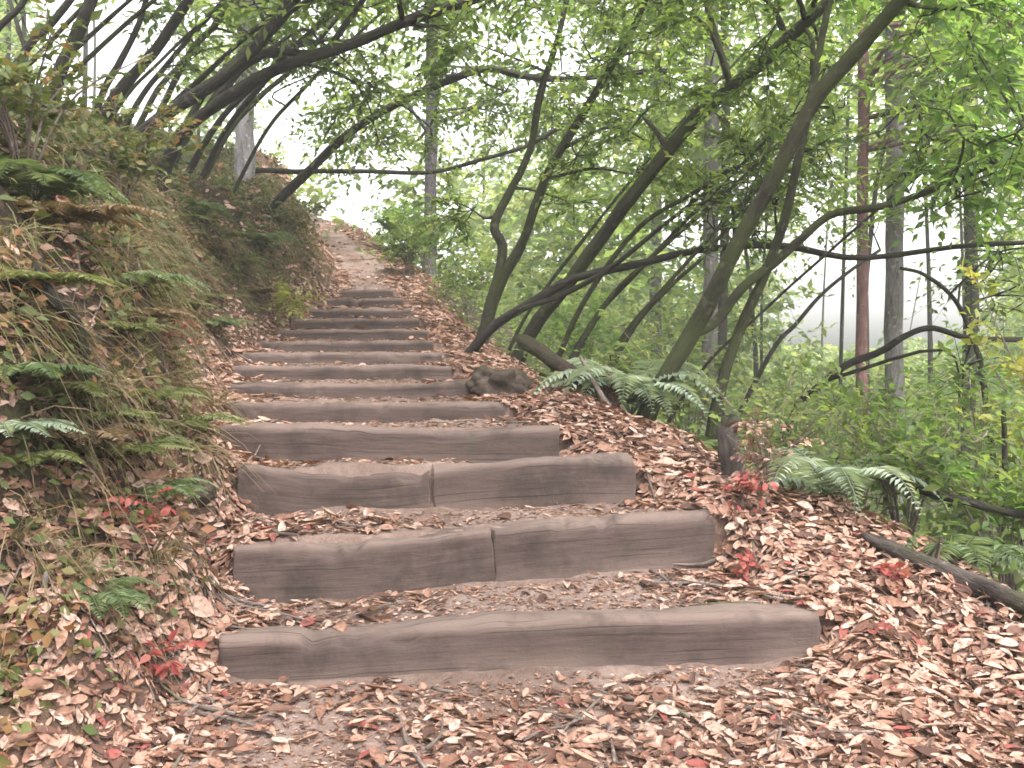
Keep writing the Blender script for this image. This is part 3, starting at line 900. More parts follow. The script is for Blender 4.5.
leafy('young_shrub', on(292, 330, 9), 'pale lime green sapling at the left edge of the upper steps', 'shrub', M['lime'], 6, .38, .22, .075, 7, .55, 1)
leafy('red_leaved_sprig', on(742, 520, 4.8), 'bright red leaved sprig standing in the leaves below the short upright stump', 'sprig', M['red'], 5, .20, .10, .045, 5, .6, 2, sub=3, sublen=.1, stemr=.003)
leafy('red_leaved_sprig', on(884, 590, 4.2), 'pinkish red leaved sprig beside the near end of the fallen log', 'sprig', M['red'], 4, .10, .08, .045, 5, .6, 3, sub=3, sublen=.07, stemr=.003)
leafy('red_leaved_sprig', on(752, 580, 4.2), 'low crimson sprig at the right end of the second riser', 'sprig', M['red'], 3, .07, .07, .04, 5, .6, 31, sub=3, sublen=.06, stemr=.003)
leafy('red_leaved_sprig', on(140, 545, 3.6), 'red leaved sprig on the bank beside the lowest steps', 'sprig', M['red'], 5, .16, .14, .04, 6, .55, 4, sub=3, sublen=.1, stemr=.003)
leafy('red_leaved_sprig', on(160, 690, 3.1), 'scarlet leaved sprig rising from the leaf pile at the bank foot', 'sprig', M['red'], 4, .10, .09, .05, 5, .6, 5, sub=3, sublen=.08, stemr=.003)
leafy('red_leaved_sprig', on(165, 345, 5), 'rusty red sprig halfway up the bank below the ferns', 'sprig', M['red'], 4, .14, .2, .04, 6, .5, 6, sub=3, sublen=.12, stemr=.003, tone=(.5, 1))
leafy('dry_bush', at_ground(768, 4.9), 'brown twiggy bush with orange leaves beside the short upright stump', 'bush', M['litter'], 12, .36, .22, .045, 6, .45, 7, tone=(.2, .8), sub=3, sublen=.16, stemr=.004)
for k, (px, d, h, sd, lf, lb, mt) in enumerate((
        (905, 5.2, .75, .5, .06, 'dense green bush on the slope behind the fallen log', 'bay'),
        (1010, 4.9, .85, .55, .065, 'bright green bush at the far end of the fallen log', 'bright'),
        (985, 6.5, 1.5, .8, .07, 'tall dull green bush behind the upright dead stick', 'bay'),
        (1075, 6.0, 2.1, .7, .08, 'yellow-green sapling bush at the right of the ravine edge', 'lime'),
        (860, 8.5, 1.5, .9, .07, 'pale bush at the foot of the reddish slim trunk', 'far'),
        (690, 8.2, 1.15, .7, .07, 'grey-green bush between the two groups of leaning trunks', 'far'),
        (770, 7.0, .95, .6, .06, 'olive bush just beyond the brown twiggy bush', 'far'),
        (585, 11.5, 1.2, .8, .07, 'light green bush behind the slender leaning trunks', 'bright'),
        (470, 13.5, .9, .6, .07, 'soft green bush right of the topmost riser', 'bay'),
        (408, 15.5, .75, .5, .08, 'leafy green bush right of the trail just above the topmost riser', 'bay'),
        (392, 19.0, .9, .6, .09, 'farther yellow-green bush on the outer edge of the trail bend', 'bright'),
        (425, 17.0, 1.0, .7, .08, 'bright bush at the base of the straight purple-grey trunk', 'bright'))):
    leafy('leafy_bush', at_ground(px, d), lb, 'bush', M[mt], 13, h, sd, lf, 12, .5, 40 + k, sub=8, sublen=.34, stemr=.008, group='bushes along the ravine edge', leafshape=LEAF_A)
for k, (px, py, h, lb) in enumerate((
        (25, 165, .6, 'dark evergreen bush above the bank at the left end'),
        (285, 215, .55, 'small blue-green bush on the bank below the arched thin trunk'),
        (120, 190, .6, 'spreading olive bush between the leftmost stems and the forked trunk'))):
    leafy('bank_bush', on(px, py + 30, 7), lb, 'bush', M['under'], 12, h, .55, .06, 12, .5, 60 + k, sub=8, sublen=.3, stemr=.008, group='bushes on the bank top', leafshape=LEAF_A, tone=(.25, .6))


g = np.random.default_rng(404)
spots = [(60, 420), (110, 470), (30, 540), (150, 430), (70, 350), (175, 390), (130, 240), (20, 320), (200, 285), (90, 260), (60, 575), (235, 300), (155, 560), (110, 385), (190, 450), (10, 250), (245, 270), (215, 405)]
for k, (px, py) in enumerate(spots):
    sp = Soup(); c = on(px, py, 5); n = 45
    nz1 = slope_n(c[:1], c[1:2])[0]
    pos = c + g.normal(0, .035, (n, 3)) * [1, 1, .4]
    d = nz1 * .9 + g.normal(0, .6, (n, 3)) + [.05, -.05, .35]
    blades(sp, pos, d, g.uniform(.14, .40, n), g.uniform(.002, .005, n), g, np.clip(g.normal((.25, .5, .72, .95)[k % 4], .12, n), 0, 1), g.uniform(.4, 1.4, n))
    tag(sp.out('grass_tuft', [M['grass']]), 'drooping tuft of long half-dry grass on the bank face', 'grass tuft', 'grass tufts drooping on the bank')


# ------------------------------------------------------------------ rock, logs, stumps
def rock(loc, size, label, seed):
    n, m = 56, 40
    th = np.linspace(0, 2 * math.pi, n, endpoint=False); ph = np.linspace(0.02, math.pi - .02, m)
    d = np.stack([np.outer(np.sin(ph), np.cos(th)), np.outer(np.sin(ph), np.sin(th)), np.outer(np.cos(ph), np.ones(n))], -1).reshape(-1, 3)
    d = np.sign(d) * np.abs(d) ** .75
    r = 1 + .34 * fbm(d * 1.5 + seed, 5, seed) + .07 * fbm(d * 7 + seed, 3, seed + 1)
    v = d * r[:, None] * np.asarray(size)
    ii = np.arange(m - 1)[:, None] * n; j = np.arange(n)[None]; j2 = (j + 1) % n
    q = np.stack([ii + j, ii + n + j, ii + n + j2, ii + j2], -1).reshape(-1, 4)
    t = [[0, k, (k + 1) % n] for k in range(1, n - 1)] + [[(m - 1) * n, (m - 1) * n + k + 1, (m - 1) * n + k] for k in range(1, n - 1)]
    o = build('rock', v + np.asarray(loc), np.array(t), q, M['rock'])
    return tag(o, label, 'rock')


rl = P(500, 374, 7.0); rock([rl[0], rl[1], T1(rl[0], rl[1]) + .03], (.19, .17, .13), 'dark mossy rock set at the right end of the upper steps', 3)
rock(on(195, 497, 4.2, -.01), (.07, .07, .06), 'small dark stone in the foot of the bank', 8)


def log(name, pts, r0, r1, m, label, cat='log', seed=0, sides=12, stubs=0):
    path = spline(pts, 26)
    pp = path + .35 * r0 * np.stack([fbm(np.stack([np.linspace(0, 5, 26), np.full(26, seed * 3.1), np.full(26, j * 9.)], -1), 2, seed) for j in range(3)], -1)
    rr = np.linspace(r0, r1, 26) * np.concatenate([[.55, .9], np.ones(22), [.9, .55]])
    v, t, q, vec = tube(pp, rr, sides, .16, seed)
    if not stubs:
        o = build(name, v, t, q, m, None, None, vec)
        return tag(o, label, cat)
    sp = Soup(); sp.add(v, t, q, .5, vec)
    rng = np.random.default_rng(seed)
    for k in range(stubs):
        i = rng.integers(5, 22)
        d = norm(rng.normal(0, 1, 3) + [0, 0, 1.2]) * rng.uniform(.1, .25)
        v, t, q, vec = tube(spline([path[i], path[i] + d * .5, path[i] + d + rng.normal(0, .02, 3)], 6), np.linspace(r0 * .35, r0 * .12, 6), 6, .1, k)
        sp.add(v, t, q, .5, vec)
    o = sp.out(name, [m]); return tag(o, label, cat)


def gpts(l, lift):
    r = []
    for px, d in l:
        q = at_ground(px, d); q[2] += lift; r.append(q)
    return r


la, lb_ = on(860, 545, 4.6), on(985, 606, 4.1)
lb_ = la + (lb_ - la) * 1.7
lp = la[None] + (lb_ - la)[None] * np.linspace(0, 1, 7)[:, None]
lp[:, 2] += .05 + max(0.0, float(np.max(terrain(lp[1:6, 0], lp[1:6, 1]) - lp[1:6, 2]))) * .8
log('fallen_log', list(lp), .028, .044, M['darkwood'], 'weathered dark fallen log lying across the lower right shoulder', seed=2, stubs=3)
log('fallen_branch', [P(915, 490, 4.9), P(975, 503, 4.85), P(1040, 517, 4.8)], .022, .018, M['bark'], 'thin dark fallen branch behind the fallen log', 'branch', 3)
log('fallen_branch', [P(580, 356, 6.9), P(590, 375, 6.8), P(600, 392, 6.65), P(616, 416, 6.5)], .013, .02, M['deadwood'], 'pale bare branch slanting down beside the rotten stump', 'branch', 5)
log('mossy_log', [P(520, 336, 7.7), P(560, 366, 7.25), P(604, 405, 6.75), P(640, 432, 6.45)], .055, .05, M['mosslog'], 'reddish mossy log sloping down the shoulder behind the dark rock', seed=6)
log('rotten_stump', [at_ground(612, 6.9, -.15), P(607, 398, 6.9), P(598, 366, 6.95)], .085, .045, M['rot'], 'dark rotten stump leaning beside the pale bare branch', 'stump', 7)
log('cut_stump', [at_ground(732, 5.2, -.1), P(731, 440, 5.2), P(730, 418, 5.2)], .06, .045, M['darkwood'], 'short upright stump on the shoulder beside the brown twiggy bush', 'stump', 8)
log('dead_stick', [at_ground(1006, 5.6, -.1), P(1006, 470, 5.6), P(1003, 405, 5.6)], .018, .012, M['bark'], 'upright dark dead stick among the bushes at right', 'stick', 9)
log('root', [on(42, 645, 3.2) + [0, 0, -.03], P(40, 640, 3.22) + [0, -.02, .02], on(44, 580, 3.3) + [.03, -.05, .02]], .012, .009, M['palebark'], 'pale upright root showing in the bank at lower left', 'root', 10)
log('root', [on(25, 250, 4.4), on(38, 300, 4.2) + [.06, -.08, .02], on(70, 345, 4.0) + [.06, -.08, 0], on(88, 420, 3.8)], .035, .014, M['bark'], 'thick dark root crawling down the bank at left', 'root', 11)


# ------------------------------------------------------------------ trees
def to_ground(pts):
    p = [np.asarray(q, float) for q in pts]
    d = norm(p[0] - p[1]); d = norm(d * .85 + np.array([0, 0, -.42]))
    q = p[0].copy()
    for _ in range(110):
        if q[2] < T1(q[0], q[1]) - .12: break
        q = q + d * .07
    if np.linalg.norm(q - p[0]) < .12:
        return p
    return [q] + p


def tree(name, label, cat, stems, barkm, blobs, leafm, seed, leaf=.10, lw=.42, nl=11, group=None, twigr=.004, leafshape=LEAF_A, tone=(.15, .85), sub=3, splen=(.3, .6), ds=1.0):
    """stems: list of (pixel polyline with depth, r0, r1); blobs: (centre, radius, sprays)"""
    rng = np.random.default_rng(seed + 100)
    S = []
    for k, (pl, r0, r1, grounded) in enumerate(stems):
        pts = [P(p[0], p[1], p[2] * ds) for p in pl]
        r0, r1 = r0 * ds, r1 * ds
        if grounded: pts = to_ground(pts)
        S.append((spline(pts, 34 if len(pts) > 2 else 14), r0, r1, grounded))
    base = S[0][0][0]
    r = root(name, base, label, cat, group)
    for k, (path, r0, r1, g) in enumerate(S):
        n = len(path); u = np.linspace(0, 1, n)
        rad = r0 + (r1 - r0) * u
        if g: rad = rad * (1 + .35 * np.exp(-u * n / 1.6))
        wob = fbm(np.stack([u * 7 + seed, 0 * u + k, 0 * u], -1), 2, seed + k)[:, None] * rad[:, None] * .16
        path = path + wob * norm(rng.normal(0, 1, 3))
        S[k] = (path, r0, r1, g)
        v, t, q, vec = tube(path, rad, 12, .20, seed + k)
        build('trunk' if g else 'branch', v, t, q, barkm, r, None, vec)
    fo = Soup()
    for (c, rad, ns) in blobs:
        c = np.asarray(c, float)
        c = np.array([0, 0, CAMZ]) + (c - np.array([0, 0, CAMZ])) * ds; rad = rad * ds * .9
        best = None
        for path, r0, r1, g in S:
            lo = int(len(path) * .3)
            dd = np.linalg.norm(path[lo:] - c, axis=1) + 1.2 * np.maximum(path[lo:, 2] - c[2], 0)
            k = int(np.argmin(dd))
            if best is None or dd[k] < best[0]:
                best = (dd[k], path[lo + k], r0 + (r1 - r0) * (lo + k) / len(path))
        p0, rr = best[1], best[2]
        if np.linalg.norm(c - p0) > .25:
            mid = (p0 + c) / 2 + rng.normal(0, .10, 3) * np.linalg.norm(c - p0) + [0, 0, .08 * np.linalg.norm(c - p0)]
            bp = spline([p0, mid, c], 9)
            v, t, q, vec = tube(bp, np.linspace(min(rr * .55, .035), .006, 9), 6, .12, seed)
            build('branch', v, t, q, barkm, r, None, vec)
        # limbs inside the blob
        nlim = max(4, ns // 6)
        tips = c + norm(rng.normal(0, 1, (nlim, 3))) * rad * rng.uniform(.5, 1.0, (nlim, 1)) * [1, 1, .75]
        org, drs = [], []
        for tp in tips:
            v, t, q, vec = tube(spline([c, (c + tp) / 2 + rng.normal(0, .06, 3), tp], 5), np.linspace(twigr * 2, twigr, 5), 4)
            fo.add(v, t, q, .5, vec, 1)
            kk = max(2, ns // nlim)
            uu = rng.uniform(.25, 1, kk)[:, None]
            org.append(c * (1 - uu) + tp * uu); drs.append((tp - c)[None] / rad + rng.normal(0, .8, (kk, 3)) * [1, 1, .5] + [0, 0, -.05])
        org, drs = np.concatenate(org), np.concatenate(drs)
        sprays(fo, org, drs, rng.uniform(*splen, len(org)), nl, leaf, lw, rng, leafshape, tone, True, .35, twigr * .8)
    if fo.n:
        fo.out('crown', [leafm, barkm], r)
    return r


def blobs_in(n, pxr, pyr, dr, rad, ns, seed):
    g = np.random.default_rng(seed)
    return [(P(g.uniform(*pxr), g.uniform(*pyr), g.uniform(*dr)), g.uniform(*rad), ns) for _ in range(n)]


def overhead_shade(n, xr, yr, zr, seed, ns=34):  # unseen crown clumps added above the frame to cut sky light below
    g = np.random.default_rng(seed)
    return [(np.array([g.uniform(*xr), g.uniform(*yr), g.uniform(*zr)]), g.uniform(.55, .9), ns) for _ in range(n)]


GL = 'leaning trees arching over the trail from the left bank'
GR = 'leaning trees arching up from the ravine side'
R = lambda px, d: px / 2 * d / FPX * .86
tree('leaning_tree', 'dark trunk rising steeply from the bank, left of the forked trunk', 'tree',
     [([(128, 143, 6.6), (165, 115, 6.6), (215, 82, 6.5), (262, 40, 6.5), (300, -10, 6.4), (345, -80, 6.3)], R(16, 6.6), R(13, 6.4), True)],
     M['bark'], blobs_in(9, (220, 440), (-190, 10), (5.8, 7.6), (.35, .6), 24, 1) + overhead_shade(16, (-3.6, 1.5), (-1.5, 4.4), (3.8, 5.0), 501), M['bay'], 1, group=GL, ds=1.36)
tree('leaning_tree', 'forked dark tree on the left bank with a long limb across the top', 'tree',
     [([(160, 192, 6.9), (176, 140, 6.8), (212, 108, 6.7), (262, 76, 6.6), (300, 60, 6.5), (350, 45, 6.4), (415, 18, 6.3), (478, -2, 6.2), (560, -30, 6.0)], R(16, 6.9), R(11, 6.2), True),
      ([(212, 108, 6.7), (240, 70, 6.7), (270, 52, 6.7), (320, 54, 6.55), (350, 45, 6.4)], R(11, 6.7), R(9, 6.5), False),
      ([(325, 52, 6.5), (345, 25, 6.6), (372, -15, 6.8), (395, -60, 7)], R(9, 6.5), R(5, 6.8), False)],
     M['bark'], blobs_in(9, (330, 640), (-160, 40), (5.6, 8), (.4, .7), 24, 2) + blobs_in(4, (335, 430), (70, 140), (8, 9.5), (.3, .5), 20, 22) + overhead_shade(16, (-2.5, 1.8), (0, 4.6), (3.8, 5.2), 502), M['bay'], 2, group=GL, ds=1.38)
tree('leaning_tree', 'slim arched tree bowing over the middle of the stairs', 'tree',
     [([(268, 210, 8.6), (300, 180, 8.5), (345, 136, 8.4), (400, 102, 8.3), (445, 82, 8.2), (487, 69, 8.1), (525, 76, 8.0), (575, 79, 7.9), (640, 72, 7.8), (690, 70, 7.7)], R(12, 8.6), R(5, 8), True)],
     M['bark'], blobs_in(9, (430, 700), (20, 130), (7.4, 9.4), (.3, .5), 20, 3), M['bay'], 3, group=GL, leaf=.085, ds=1.5)
tree('leaning_tree', 'thin tree reaching out almost level below the arched slim tree', 'tree',
     [([(252, 172, 9.6), (300, 172, 9.5), (360, 171, 9.4), (430, 172, 9.3), (480, 160, 9.2), (530, 145, 9.1), (570, 120, 9.0)], R(7, 9.6), R(4, 9), True)],
     M['bark'], blobs_in(5, (440, 580), (90, 160), (8.8, 10), (.3, .45), 18, 4), M['bay'], 4, group=GL, leaf=.085, ds=1.48)
left_stems = [
    ([(58, 78, 6.0), (72, 45, 6.0), (88, 10, 6.0), (105, -40, 6)], 17, 'thick blackish stem in front of the white sky at upper left', M['bark']),
    ([(18, 62, 5.6), (45, 30, 5.6), (75, -5, 5.6), (110, -50, 5.6)], 10, 'dark stem slanting past the upper left corner', M['bark']),
    ([(100, 100, 6.2), (120, 62, 6.2), (140, 20, 6.2), (152, -20, 6.2)], 9, 'slender stem crossing the bright gap of sky', M['bark']),
    ([(112, 104, 6.4), (145, 62, 6.4), (175, 22, 6.4), (205, -30, 6.4)], 15, 'sturdy stem at the right edge of the bright gap of sky', M['bark']),
    ([(185, 62, 7.2), (215, 25, 7.2), (245, -10, 7.2), (290, -60, 7.2)], 8, 'mossy green stem leaning beside the sturdy dark one', M['mossbark']),
    ([(205, 92, 7.6), (240, 55, 7.6), (275, 12, 7.6), (305, -30, 7.6)], 9, 'mossy stem close behind the forked trunk', M['mossbark']),
    ([(-10, 40, 5.8), (15, 12, 5.8), (40, -20, 5.8)], 9, 'dark stem cut by the upper left edge', M['bark']),
    ([(155, 95, 8.2), (185, 60, 8.2), (222, 15, 8.2), (250, -25, 8.2)], 7, 'thin olive stem leaning in the middle of the left thicket', M['mossbark']),
    ([(230, 130, 8.4), (262, 95, 8.4), (300, 62, 8.4), (350, 0, 8.4), (380, -50, 8.4)], 7, 'thin mossy tree rising between the forked tree and the slim arched tree', M['mossbark']),
]
for k, (pl, w, lb, bm) in enumerate(left_stems):
    xs = [p[0] for p in pl]
    tree('leaning_tree', lb, 'tree', [(pl, R(w, pl[0][2]), R(w * .7, pl[0][2]), True)], bm,
         blobs_in(5, (xs[-1] - 50, xs[-1] + 110), (-210, -75), (5.4, 7.6), (.3, .45), 18, 60 + k) + blobs_in(2 if k in (1, 4, 5, 7, 8) else 0, (xs[0] - 20, xs[-1] + 20), (10, 70), (7.5, 9), (.2, .3), 10, 70 + k), M['bay'], 20 + k, group=GL, leaf=.085, ds=1.55)

gq_ = np.random.default_rng(55)
for k in range(13):
    if k in (2, 4, 5): continue
    bx = -30 + 24 * k + gq_.uniform(-8, 8); by = 118 - 0.12 * bx * (k < 8) + gq_.uniform(-12, 18) + (18 if k > 8 else 0)
    dd = gq_.uniform(9.2, 12.5); dx = gq_.uniform(52, 84); dy = gq_.uniform(78, 98)
    pl = [(bx + dx * t + 10 * t * t, by - dy * t, dd - .1 * t) for t in (0, .5, 1, 1.6, 2.2)]
    w = gq_.uniform(4.5, 8.5)
    tree('leaning_tree', 'very thin straight stem in the leaning thicket above the left bank', 'tree', [(pl, R(w, dd), R(w * .6, dd), True)], M['bark'] if k % 3 else M['mossbark'],
         blobs_in(2, (pl[-1][0] - 40, pl[-1][0] + 60), (-190, -60), (9, 12), (.35, .55), 20, 400 + k) * (0 if 1 < k < 7 else 1) + blobs_in(1 if k > 6 else 0, (pl[1][0], pl[2][0] + 40), (0, 80), (10, 12), (.3, .4), 16, 430 + k), M['bay'], 200 + k, group='very thin stems in the left thicket', leaf=.09)
tree('leaning_tree', 'crooked mossy twin-stemmed tree right of the upper steps', 'tree',
     [([(488, 312, 10.2), (500, 268, 10.2), (502, 245, 10.2), (494, 226, 10.2), (508, 195, 10.2), (530, 150, 10.1), (540, 95, 10), (560, 30, 9.9), (575, -40, 9.8)], R(13, 10.2), R(6, 10), True),
      ([(500, 285, 10.2), (522, 245, 10.1), (536, 205, 10), (552, 165, 9.9), (580, 118, 9.8), (615, 60, 9.6), (642, 10, 9.5), (660, -50, 9.4)], R(13, 10.2), R(6, 9.6), True)],
     M['mossbark'], blobs_in(12, (460, 720), (-60, 210), (9, 11.5), (.4, .7), 26, 5), M['bay'], 5, group=GR)
tree('leaning_tree', 'long straight mossy trunk leaning right from the crooked twin-stemmed tree', 'tree',
     [([(535, 325, 9.6), (565, 288, 9.4), (600, 240, 9.2), (632, 196, 9), (690, 125, 8.7), (722, 95, 8.6), (765, 60, 8.4), (832, -2, 8.2), (900, -60, 8)], R(17, 9.6), R(14, 8.2), True),
      ([(800, 25, 8.3), (812, 40, 8.2), (812, 75, 8.2)], R(6, 8.3), R(5, 8.2), False)],
     M['mossbark'], blobs_in(10, (640, 820), (-90, 120), (7.4, 9.6), (.4, .65), 26, 6), M['bay'], 6, group=GR)
tree('leaning_tree', 'low dark tree spreading almost level towards the right trunks', 'tree',
     [([(492, 328, 9.2), (540, 298, 9.0), (575, 278, 8.9), (640, 264, 8.7), (700, 250, 8.5), (780, 246, 8.3), (860, 258, 8.1), (960, 246, 7.9), (1040, 242, 7.7)], R(12, 9.2), R(5, 8), True),
      ([(505, 318, 9.1), (560, 296, 8.9), (610, 268, 8.7), (660, 228, 8.6), (712, 188, 8.5)], R(8, 9.1), R(4, 8.5), True)],
     M['bark'], blobs_in(4, (680, 800), (170, 240), (7.6, 9), (.25, .4), 16, 7), M['bay'], 7, group=GR, leaf=.07)
tree('leaning_tree', 'thick leaning double trunk rising from the shoulder to the top edge', 'tree',
     [([(655, 395, 6.9), (690, 335, 6.9), (715, 290, 6.8), (742, 236, 6.7), (778, 172, 6.6), (812, 105, 6.5), (855, 52, 6.4), (905, -6, 6.3), (960, -70, 6.2)], R(22, 6.9), R(16, 6.3), True),
      ([(722, 388, 7.1), (742, 325, 7.1), (768, 265, 7.0), (786, 215, 6.9), (800, 155, 6.8), (812, 90, 6.8), (825, 20, 6.8), (840, -50, 6.8)], R(14, 7.1), R(7, 6.8), True),
      ([(690, 335, 6.9), (715, 322, 7.0), (740, 290, 7.0), (775, 262, 7.0), (800, 240, 7.0), (830, 215, 7.0), (870, 208, 6.9), (900, 201, 6.9), (960, 178, 6.8), (1035, 146, 6.7)], R(12, 6.9), R(7, 6.7), False)],
     M['mossbark'], blobs_in(11, (925, 1100), (-120, 150), (6.2, 8.0), (.35, .6), 26, 8) + blobs_in(4, (770, 840), (-130, -50), (6.4, 8.0), (.35, .5), 26, 18) + overhead_shade(18, (0, 4.5), (-2, 4.8), (4.2, 6.0), 503) + blobs_in(4, (930, 1060), (120, 230), (6, 7), (.3, .4), 18, 88), M['bright'], 8, group=GR, leaf=.10)
for k, (pl, w, lb) in enumerate((
        ([(575, 318, 9.3), (610, 262, 9.2), (645, 222, 9.1), (690, 195, 9), (730, 170, 8.9)], 7, 'thin leaning stem just right of the long straight mossy trunk'),
        ([(600, 312, 8.8), (640, 268, 8.7), (680, 232, 8.6), (735, 185, 8.5), (770, 150, 8.4)], 7, 'thin dark stem leaning towards the thick double trunk'),
        ([(632, 330, 8.4), (672, 285, 8.3), (705, 255, 8.2), (745, 205, 8.1)], 6, 'short thin stem closest to the thick double trunk'))):
    tree('leaning_tree', lb, 'tree', [(pl, R(w, pl[0][2]), R(w * .6, pl[0][2]), True)], M['mossbark'],
         blobs_in(4, (pl[-1][0] - 60, pl[-1][0] + 60), (130, 220), (8, 9.4), (.28, .42), 18, 100 + k), M['bay'], 30 + k, group=GR, leaf=.075)
gk = np.random.default_rng(91)
for k, (bx, by, dd) in enumerate(((525, 318, 10.4), (590, 325, 9.0), (622, 338, 8.6), (700, 372, 7.8))):
    dx, dy = gk.uniform(60, 88), gk.uniform(72, 98); T_ = gk.uniform(1.8, 3.2)
    pl = [(bx + dx * t + 4 * t * t, by - dy * t, dd - .15 * t) for t in np.linspace(0, T_, 5)]
    w = gk.uniform(3.8, 6)
    tree('leaning_tree', 'slender straight stem in the fan of trunks leaning out over the ravine', 'tree', [(pl, R(w, dd), R(w * .6, dd), True)], M['bark'] if k % 2 else M['mossbark'],
         blobs_in(2, (pl[-1][0] - 40, pl[-1][0] + 50), (pl[-1][1] - 50, pl[-1][1] + 20), (dd - 1, dd), (.28, .42), 16, 600 + k), M['bay'], 300 + k, group='slender stems over the ravine', leaf=.085)
tree('arched_sapling', 'dark sapling arching low in front of the grey trunk', 'tree',
     [([(795, 412, 7.6), (812, 392, 7.5), (845, 366, 7.4), (880, 352, 7.3), (905, 336, 7.2), (932, 328, 7.2), (970, 338, 7.1), (1040, 340, 7)], R(10, 7.6), R(6, 7), True)],
     M['bark'], blobs_in(4, (960, 1080), (330, 420), (6.8, 7.8), (.25, .4), 18, 9), M['bright'], 9, leaf=.075)
tree('thin_sapling', 'thin bare sapling slanting left of the reddish slim trunk', 'tree',
     [([(768, 358, 9.5), (795, 325, 9.5), (820, 296, 9.5), (846, 274, 9.5), (880, 250, 9.5)], R(6, 9.5), R(4, 9.5), True)], M['bark'],
     blobs_in(1, (860, 880), (210, 225), (9.3, 9.8), (.25, .3), 14, 19), M['bay'], 19, leaf=.07)
tree('arched_sapling', 'thin branching sapling drooping in the bright gap at right', 'tree',
     [([(985, 395, 8), (975, 345, 8), (955, 300, 8), (925, 275, 8), (900, 268, 8)], R(8, 8), R(4, 8), True)], M['bark'],
     blobs_in(3, (990, 1060), (250, 340), (7.6, 8.6), (.25, .4), 18, 29), M['bay'], 29, leaf=.07)

# straight trunks farther back
straight = [
    (430, 18.5, 15, 150, 'straight purple-grey trunk beyond the top of the stairs', M['purplebark'], (330, 560), 0, 'bay'),
    (861, 12.5, 14, 330, 'straight reddish slim trunk beside the grey trunk', M['redbark'], (900, 1040), 1, 'bay'),
    (893, 14.5, 22, 330, 'straight stout grey trunk beside the reddish slim trunk', M['greybark'], (820, 1060), 2, 'far'),
    (709, 17.0, 19, 280, 'straight brown-grey trunk behind the leaning double trunk', M['greybark'], (620, 800), 3, 'bay'),
    (243, 14.0, 24, 190, 'straight pale trunk behind the forked left tree', M['palebark'], (170, 330), 4, 'bay'),
    (655, 24.0, 13, 250, 'distant straight trunk behind the long leaning trunk', M['greybark'], (560, 740), 6, 'far'),
    (970, 19.0, 16, 250, 'distant dark trunk at right behind the drooping sapling', M['bark'], (920, 1080), 7, 'bay'),
]
for (px, d, w, py, lb, bm, xr, k, lm) in straight:
    b0 = P(px, py, d); gz0 = T1(b0[0], b0[1])
    top = P(px + 2, -260, d)
    r_ = R(w, d)
    g = np.random.default_rng(k + 300)
    x0, x1 = P(xr[0], 0, d)[0], P(xr[1], 0, d)[0]
    bl = []
    for j in range(13):
        zc = P(0, g.uniform(-230, 150), d)[2]
        bl.append((np.array([g.uniform(x0, x1), d + g.uniform(-1.2, 1.8), zc]), g.uniform(.6, 1.1), 26))
    pl = [(px, 384 - (gz0 - .1 - CAMZ) / d * FPX - 24, d), (px + 1, py, d), (px + 2, 0, d), (px + 3, -260, d)]
    pl.sort(key=lambda q: -q[1])
    tree('straight_tree', lb, 'tree', [(pl, r_ * 1.05, r_ * .8, True)], bm, bl, M[lm], 40 + k, leaf=.16, lw=.45, nl=12, twigr=.006, splen=(.4, .9))

# ------------------------------------------------------------------ distant woodland (one mass)
fo, st = Soup(), Soup()
rng = np.random.default_rng(77)
GAPS = [(40, 180, -60, 110), (275, 325, 55, 125), (800, 975, 225, 350), (540, 590, 70, 120), (700, 740, 195, 240), (470, 560, 60, 90)]
cnt = 0
for k in range(105):
    d = rng.uniform(17, 62)
    px = rng.uniform(-120, 1140)
    p = P(px, 300, d)
    if np.interp(d, le_y, le_x) - 1.6 < p[0] < np.interp(d, re_y, re_x) + 1.2 or abs(px - 430) < 30: continue
    gz0 = T1(p[0], d)
    h = rng.uniform(9, 17)
    v, t, q, vec = tube(spline([[p[0], d, gz0 - .2], [p[0] + rng.normal(0, .3), d, gz0 + h * .5], [p[0] + rng.normal(0, .6), d, gz0 + h]], 8), np.linspace(rng.uniform(.05, .11), .03, 8), 7, .1, k)
    if k % 3 == 0: fo.add(v, t, q, .5, vec, 1)
    for j in range(34):
        hh = gz0 + h * rng.uniform(.12, 1.0)
        rad = rng.uniform(.7, 1.7)
        c = np.array([p[0] + rng.normal(0, 1.5), d + rng.normal(0, 1.5), hh])
        a = math.atan2(c[2] - CAMZ, c[1])
        qx = 512 + FPX * c[0] / c[1]; qy = 360 - FPX * (c[2] - CAMZ) / c[1]
        if qy < -120 or qy > 520 or qx < -80 or qx > 1110: continue
        rp = rad / c[1] * FPX * .8
        if any(x0 - rp < qx < x1 + rp and y0 - rp < qy < y1 + rp for x0, x1, y0, y1 in GAPS): continue
        ns = 11
        org = c + rng.normal(0, .5, (ns, 3)) * rad
        sprays(fo, org, rng.normal(0, 1, (ns, 3)) * [1, 1, .5], rng.uniform(.5, 1.1, ns), 9, (.15 + .0045 * d), .5, rng, LEAF_A, (.1, .9), False, .3)
        cnt += 1
for k in range(420):
    d = rng.uniform(38, 80); px = rng.uniform(560, 1100); py = 356 + abs(rng.normal(0, 34)) + rng.uniform(0, 8)
    c = P(px, py, d)
    if c[2] < T1(c[0], c[1]): continue
    sprays(fo, c + rng.normal(0, .6, (11, 3)) * [1.4, 1, .8], rng.normal(0, 1, (11, 3)) * [1, 1, .5], rng.uniform(.6, 1.3, 11), 9, .17 + .0045 * d, .5, rng, LEAF_A, (.1, .9), False, .3)
print('woodland clumps', cnt)
o = fo.out('distant_woodland', [M['far'], M['bark']])
o['kind'] = 'stuff'; o['label'] = 'hazy pale green woodland beyond the ravine'

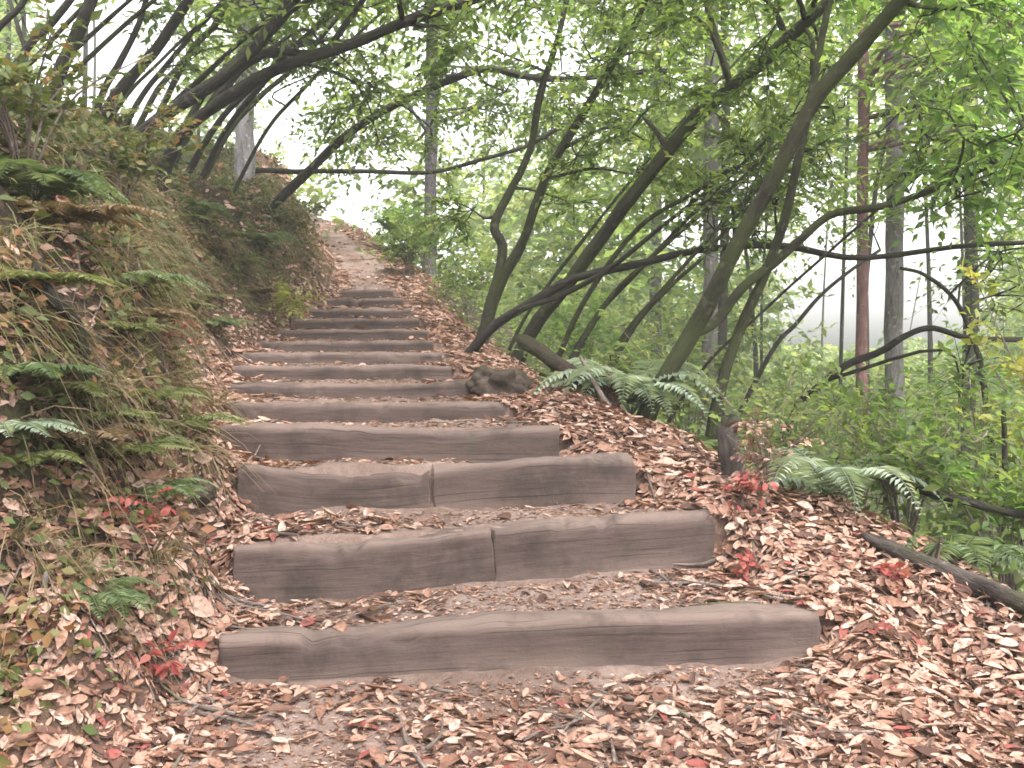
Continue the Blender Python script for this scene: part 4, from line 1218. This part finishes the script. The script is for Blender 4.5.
# ------------------------------------------------------------------ air
hz = bpy.data.meshes.new('haze')
x0, x1, y0, y1, z0, z1 = -72, 72, -16, 92, -14, 34
vv = [(x, y, z) for z in (z0, z1) for y in (y0, y1) for x in (x0, x1)]
hz.from_pydata(vv, [], [(0, 2, 3, 1), (4, 5, 7, 6), (0, 1, 5, 4), (2, 6, 7, 3), (0, 4, 6, 2), (1, 3, 7, 5)])
ho = bpy.data.objects.new('haze', hz); COL.objects.link(ho); ho['kind'] = 'stuff'; ho['label'] = 'pale damp woodland haze'
hm, nt, out = mat('haze_air')
pv = nt.nodes.new('ShaderNodeVolumePrincipled')
pv.inputs['Color'].default_value = (.95, .97, .95, 1); pv.inputs['Density'].default_value = .0024
nt.links.new(pv.outputs[0], out.inputs['Volume'])
hz.materials.append(hm)

# ------------------------------------------------------------------ light, camera
EL, AZ = math.radians(58), math.radians(150)
w = bpy.data.worlds.new('World'); sc.world = w; w.use_nodes = True
nt = w.node_tree
bg = nt.nodes['Background']
sky = nt.nodes.new('ShaderNodeTexSky'); sky.sky_type = 'NISHITA'; sky.sun_disc = False
sky.sun_elevation = EL; sky.sun_rotation = AZ
sky.dust_density = 5; sky.air_density = 1.5
hs = nt.nodes.new('ShaderNodeHueSaturation'); hs.inputs['Saturation'].default_value = .12; hs.inputs['Value'].default_value = 1.0
nt.links.new(sky.outputs[0], hs.inputs['Color']); nt.links.new(hs.outputs[0], bg.inputs[0])
bg.inputs[1].default_value = .15
sl = bpy.data.lights.new('sun', 'SUN'); sl.energy = 1.0; sl.angle = math.radians(14); sl.color = (1, .96, .90)
so = bpy.data.objects.new('sun', sl); COL.objects.link(so)
dv = Vector((math.sin(AZ) * math.cos(EL), math.cos(AZ) * math.cos(EL), math.sin(EL)))
so.rotation_euler = (-dv).to_track_quat('-Z', 'Y').to_euler()

cam = bpy.data.cameras.new('camera'); cam.sensor_width = 36; cam.lens = 36 * FPX / 1024; cam.clip_end = 600; cam.clip_start = .05
co = bpy.data.objects.new('camera', cam); COL.objects.link(co)
co.location = (0, 0, CAMZ); co.rotation_euler = (math.pi / 2 - PITCH, 0, 0)
sc.camera = co
for ob in list(COL.objects):
    if '_loc' in ob: del ob['_loc']

sc.view_settings.view_transform = 'Standard'; sc.view_settings.look = 'None'
sc.view_settings.exposure = 2.2; sc.view_settings.gamma = 1
sc.cycles.volume_bounces = 1
sc.cycles.max_bounces = 8; sc.cycles.diffuse_bounces = 3; sc.cycles.transmission_bounces = 4
sc.cycles.use_denoising = True
sc.cycles.filter_width = 1.7
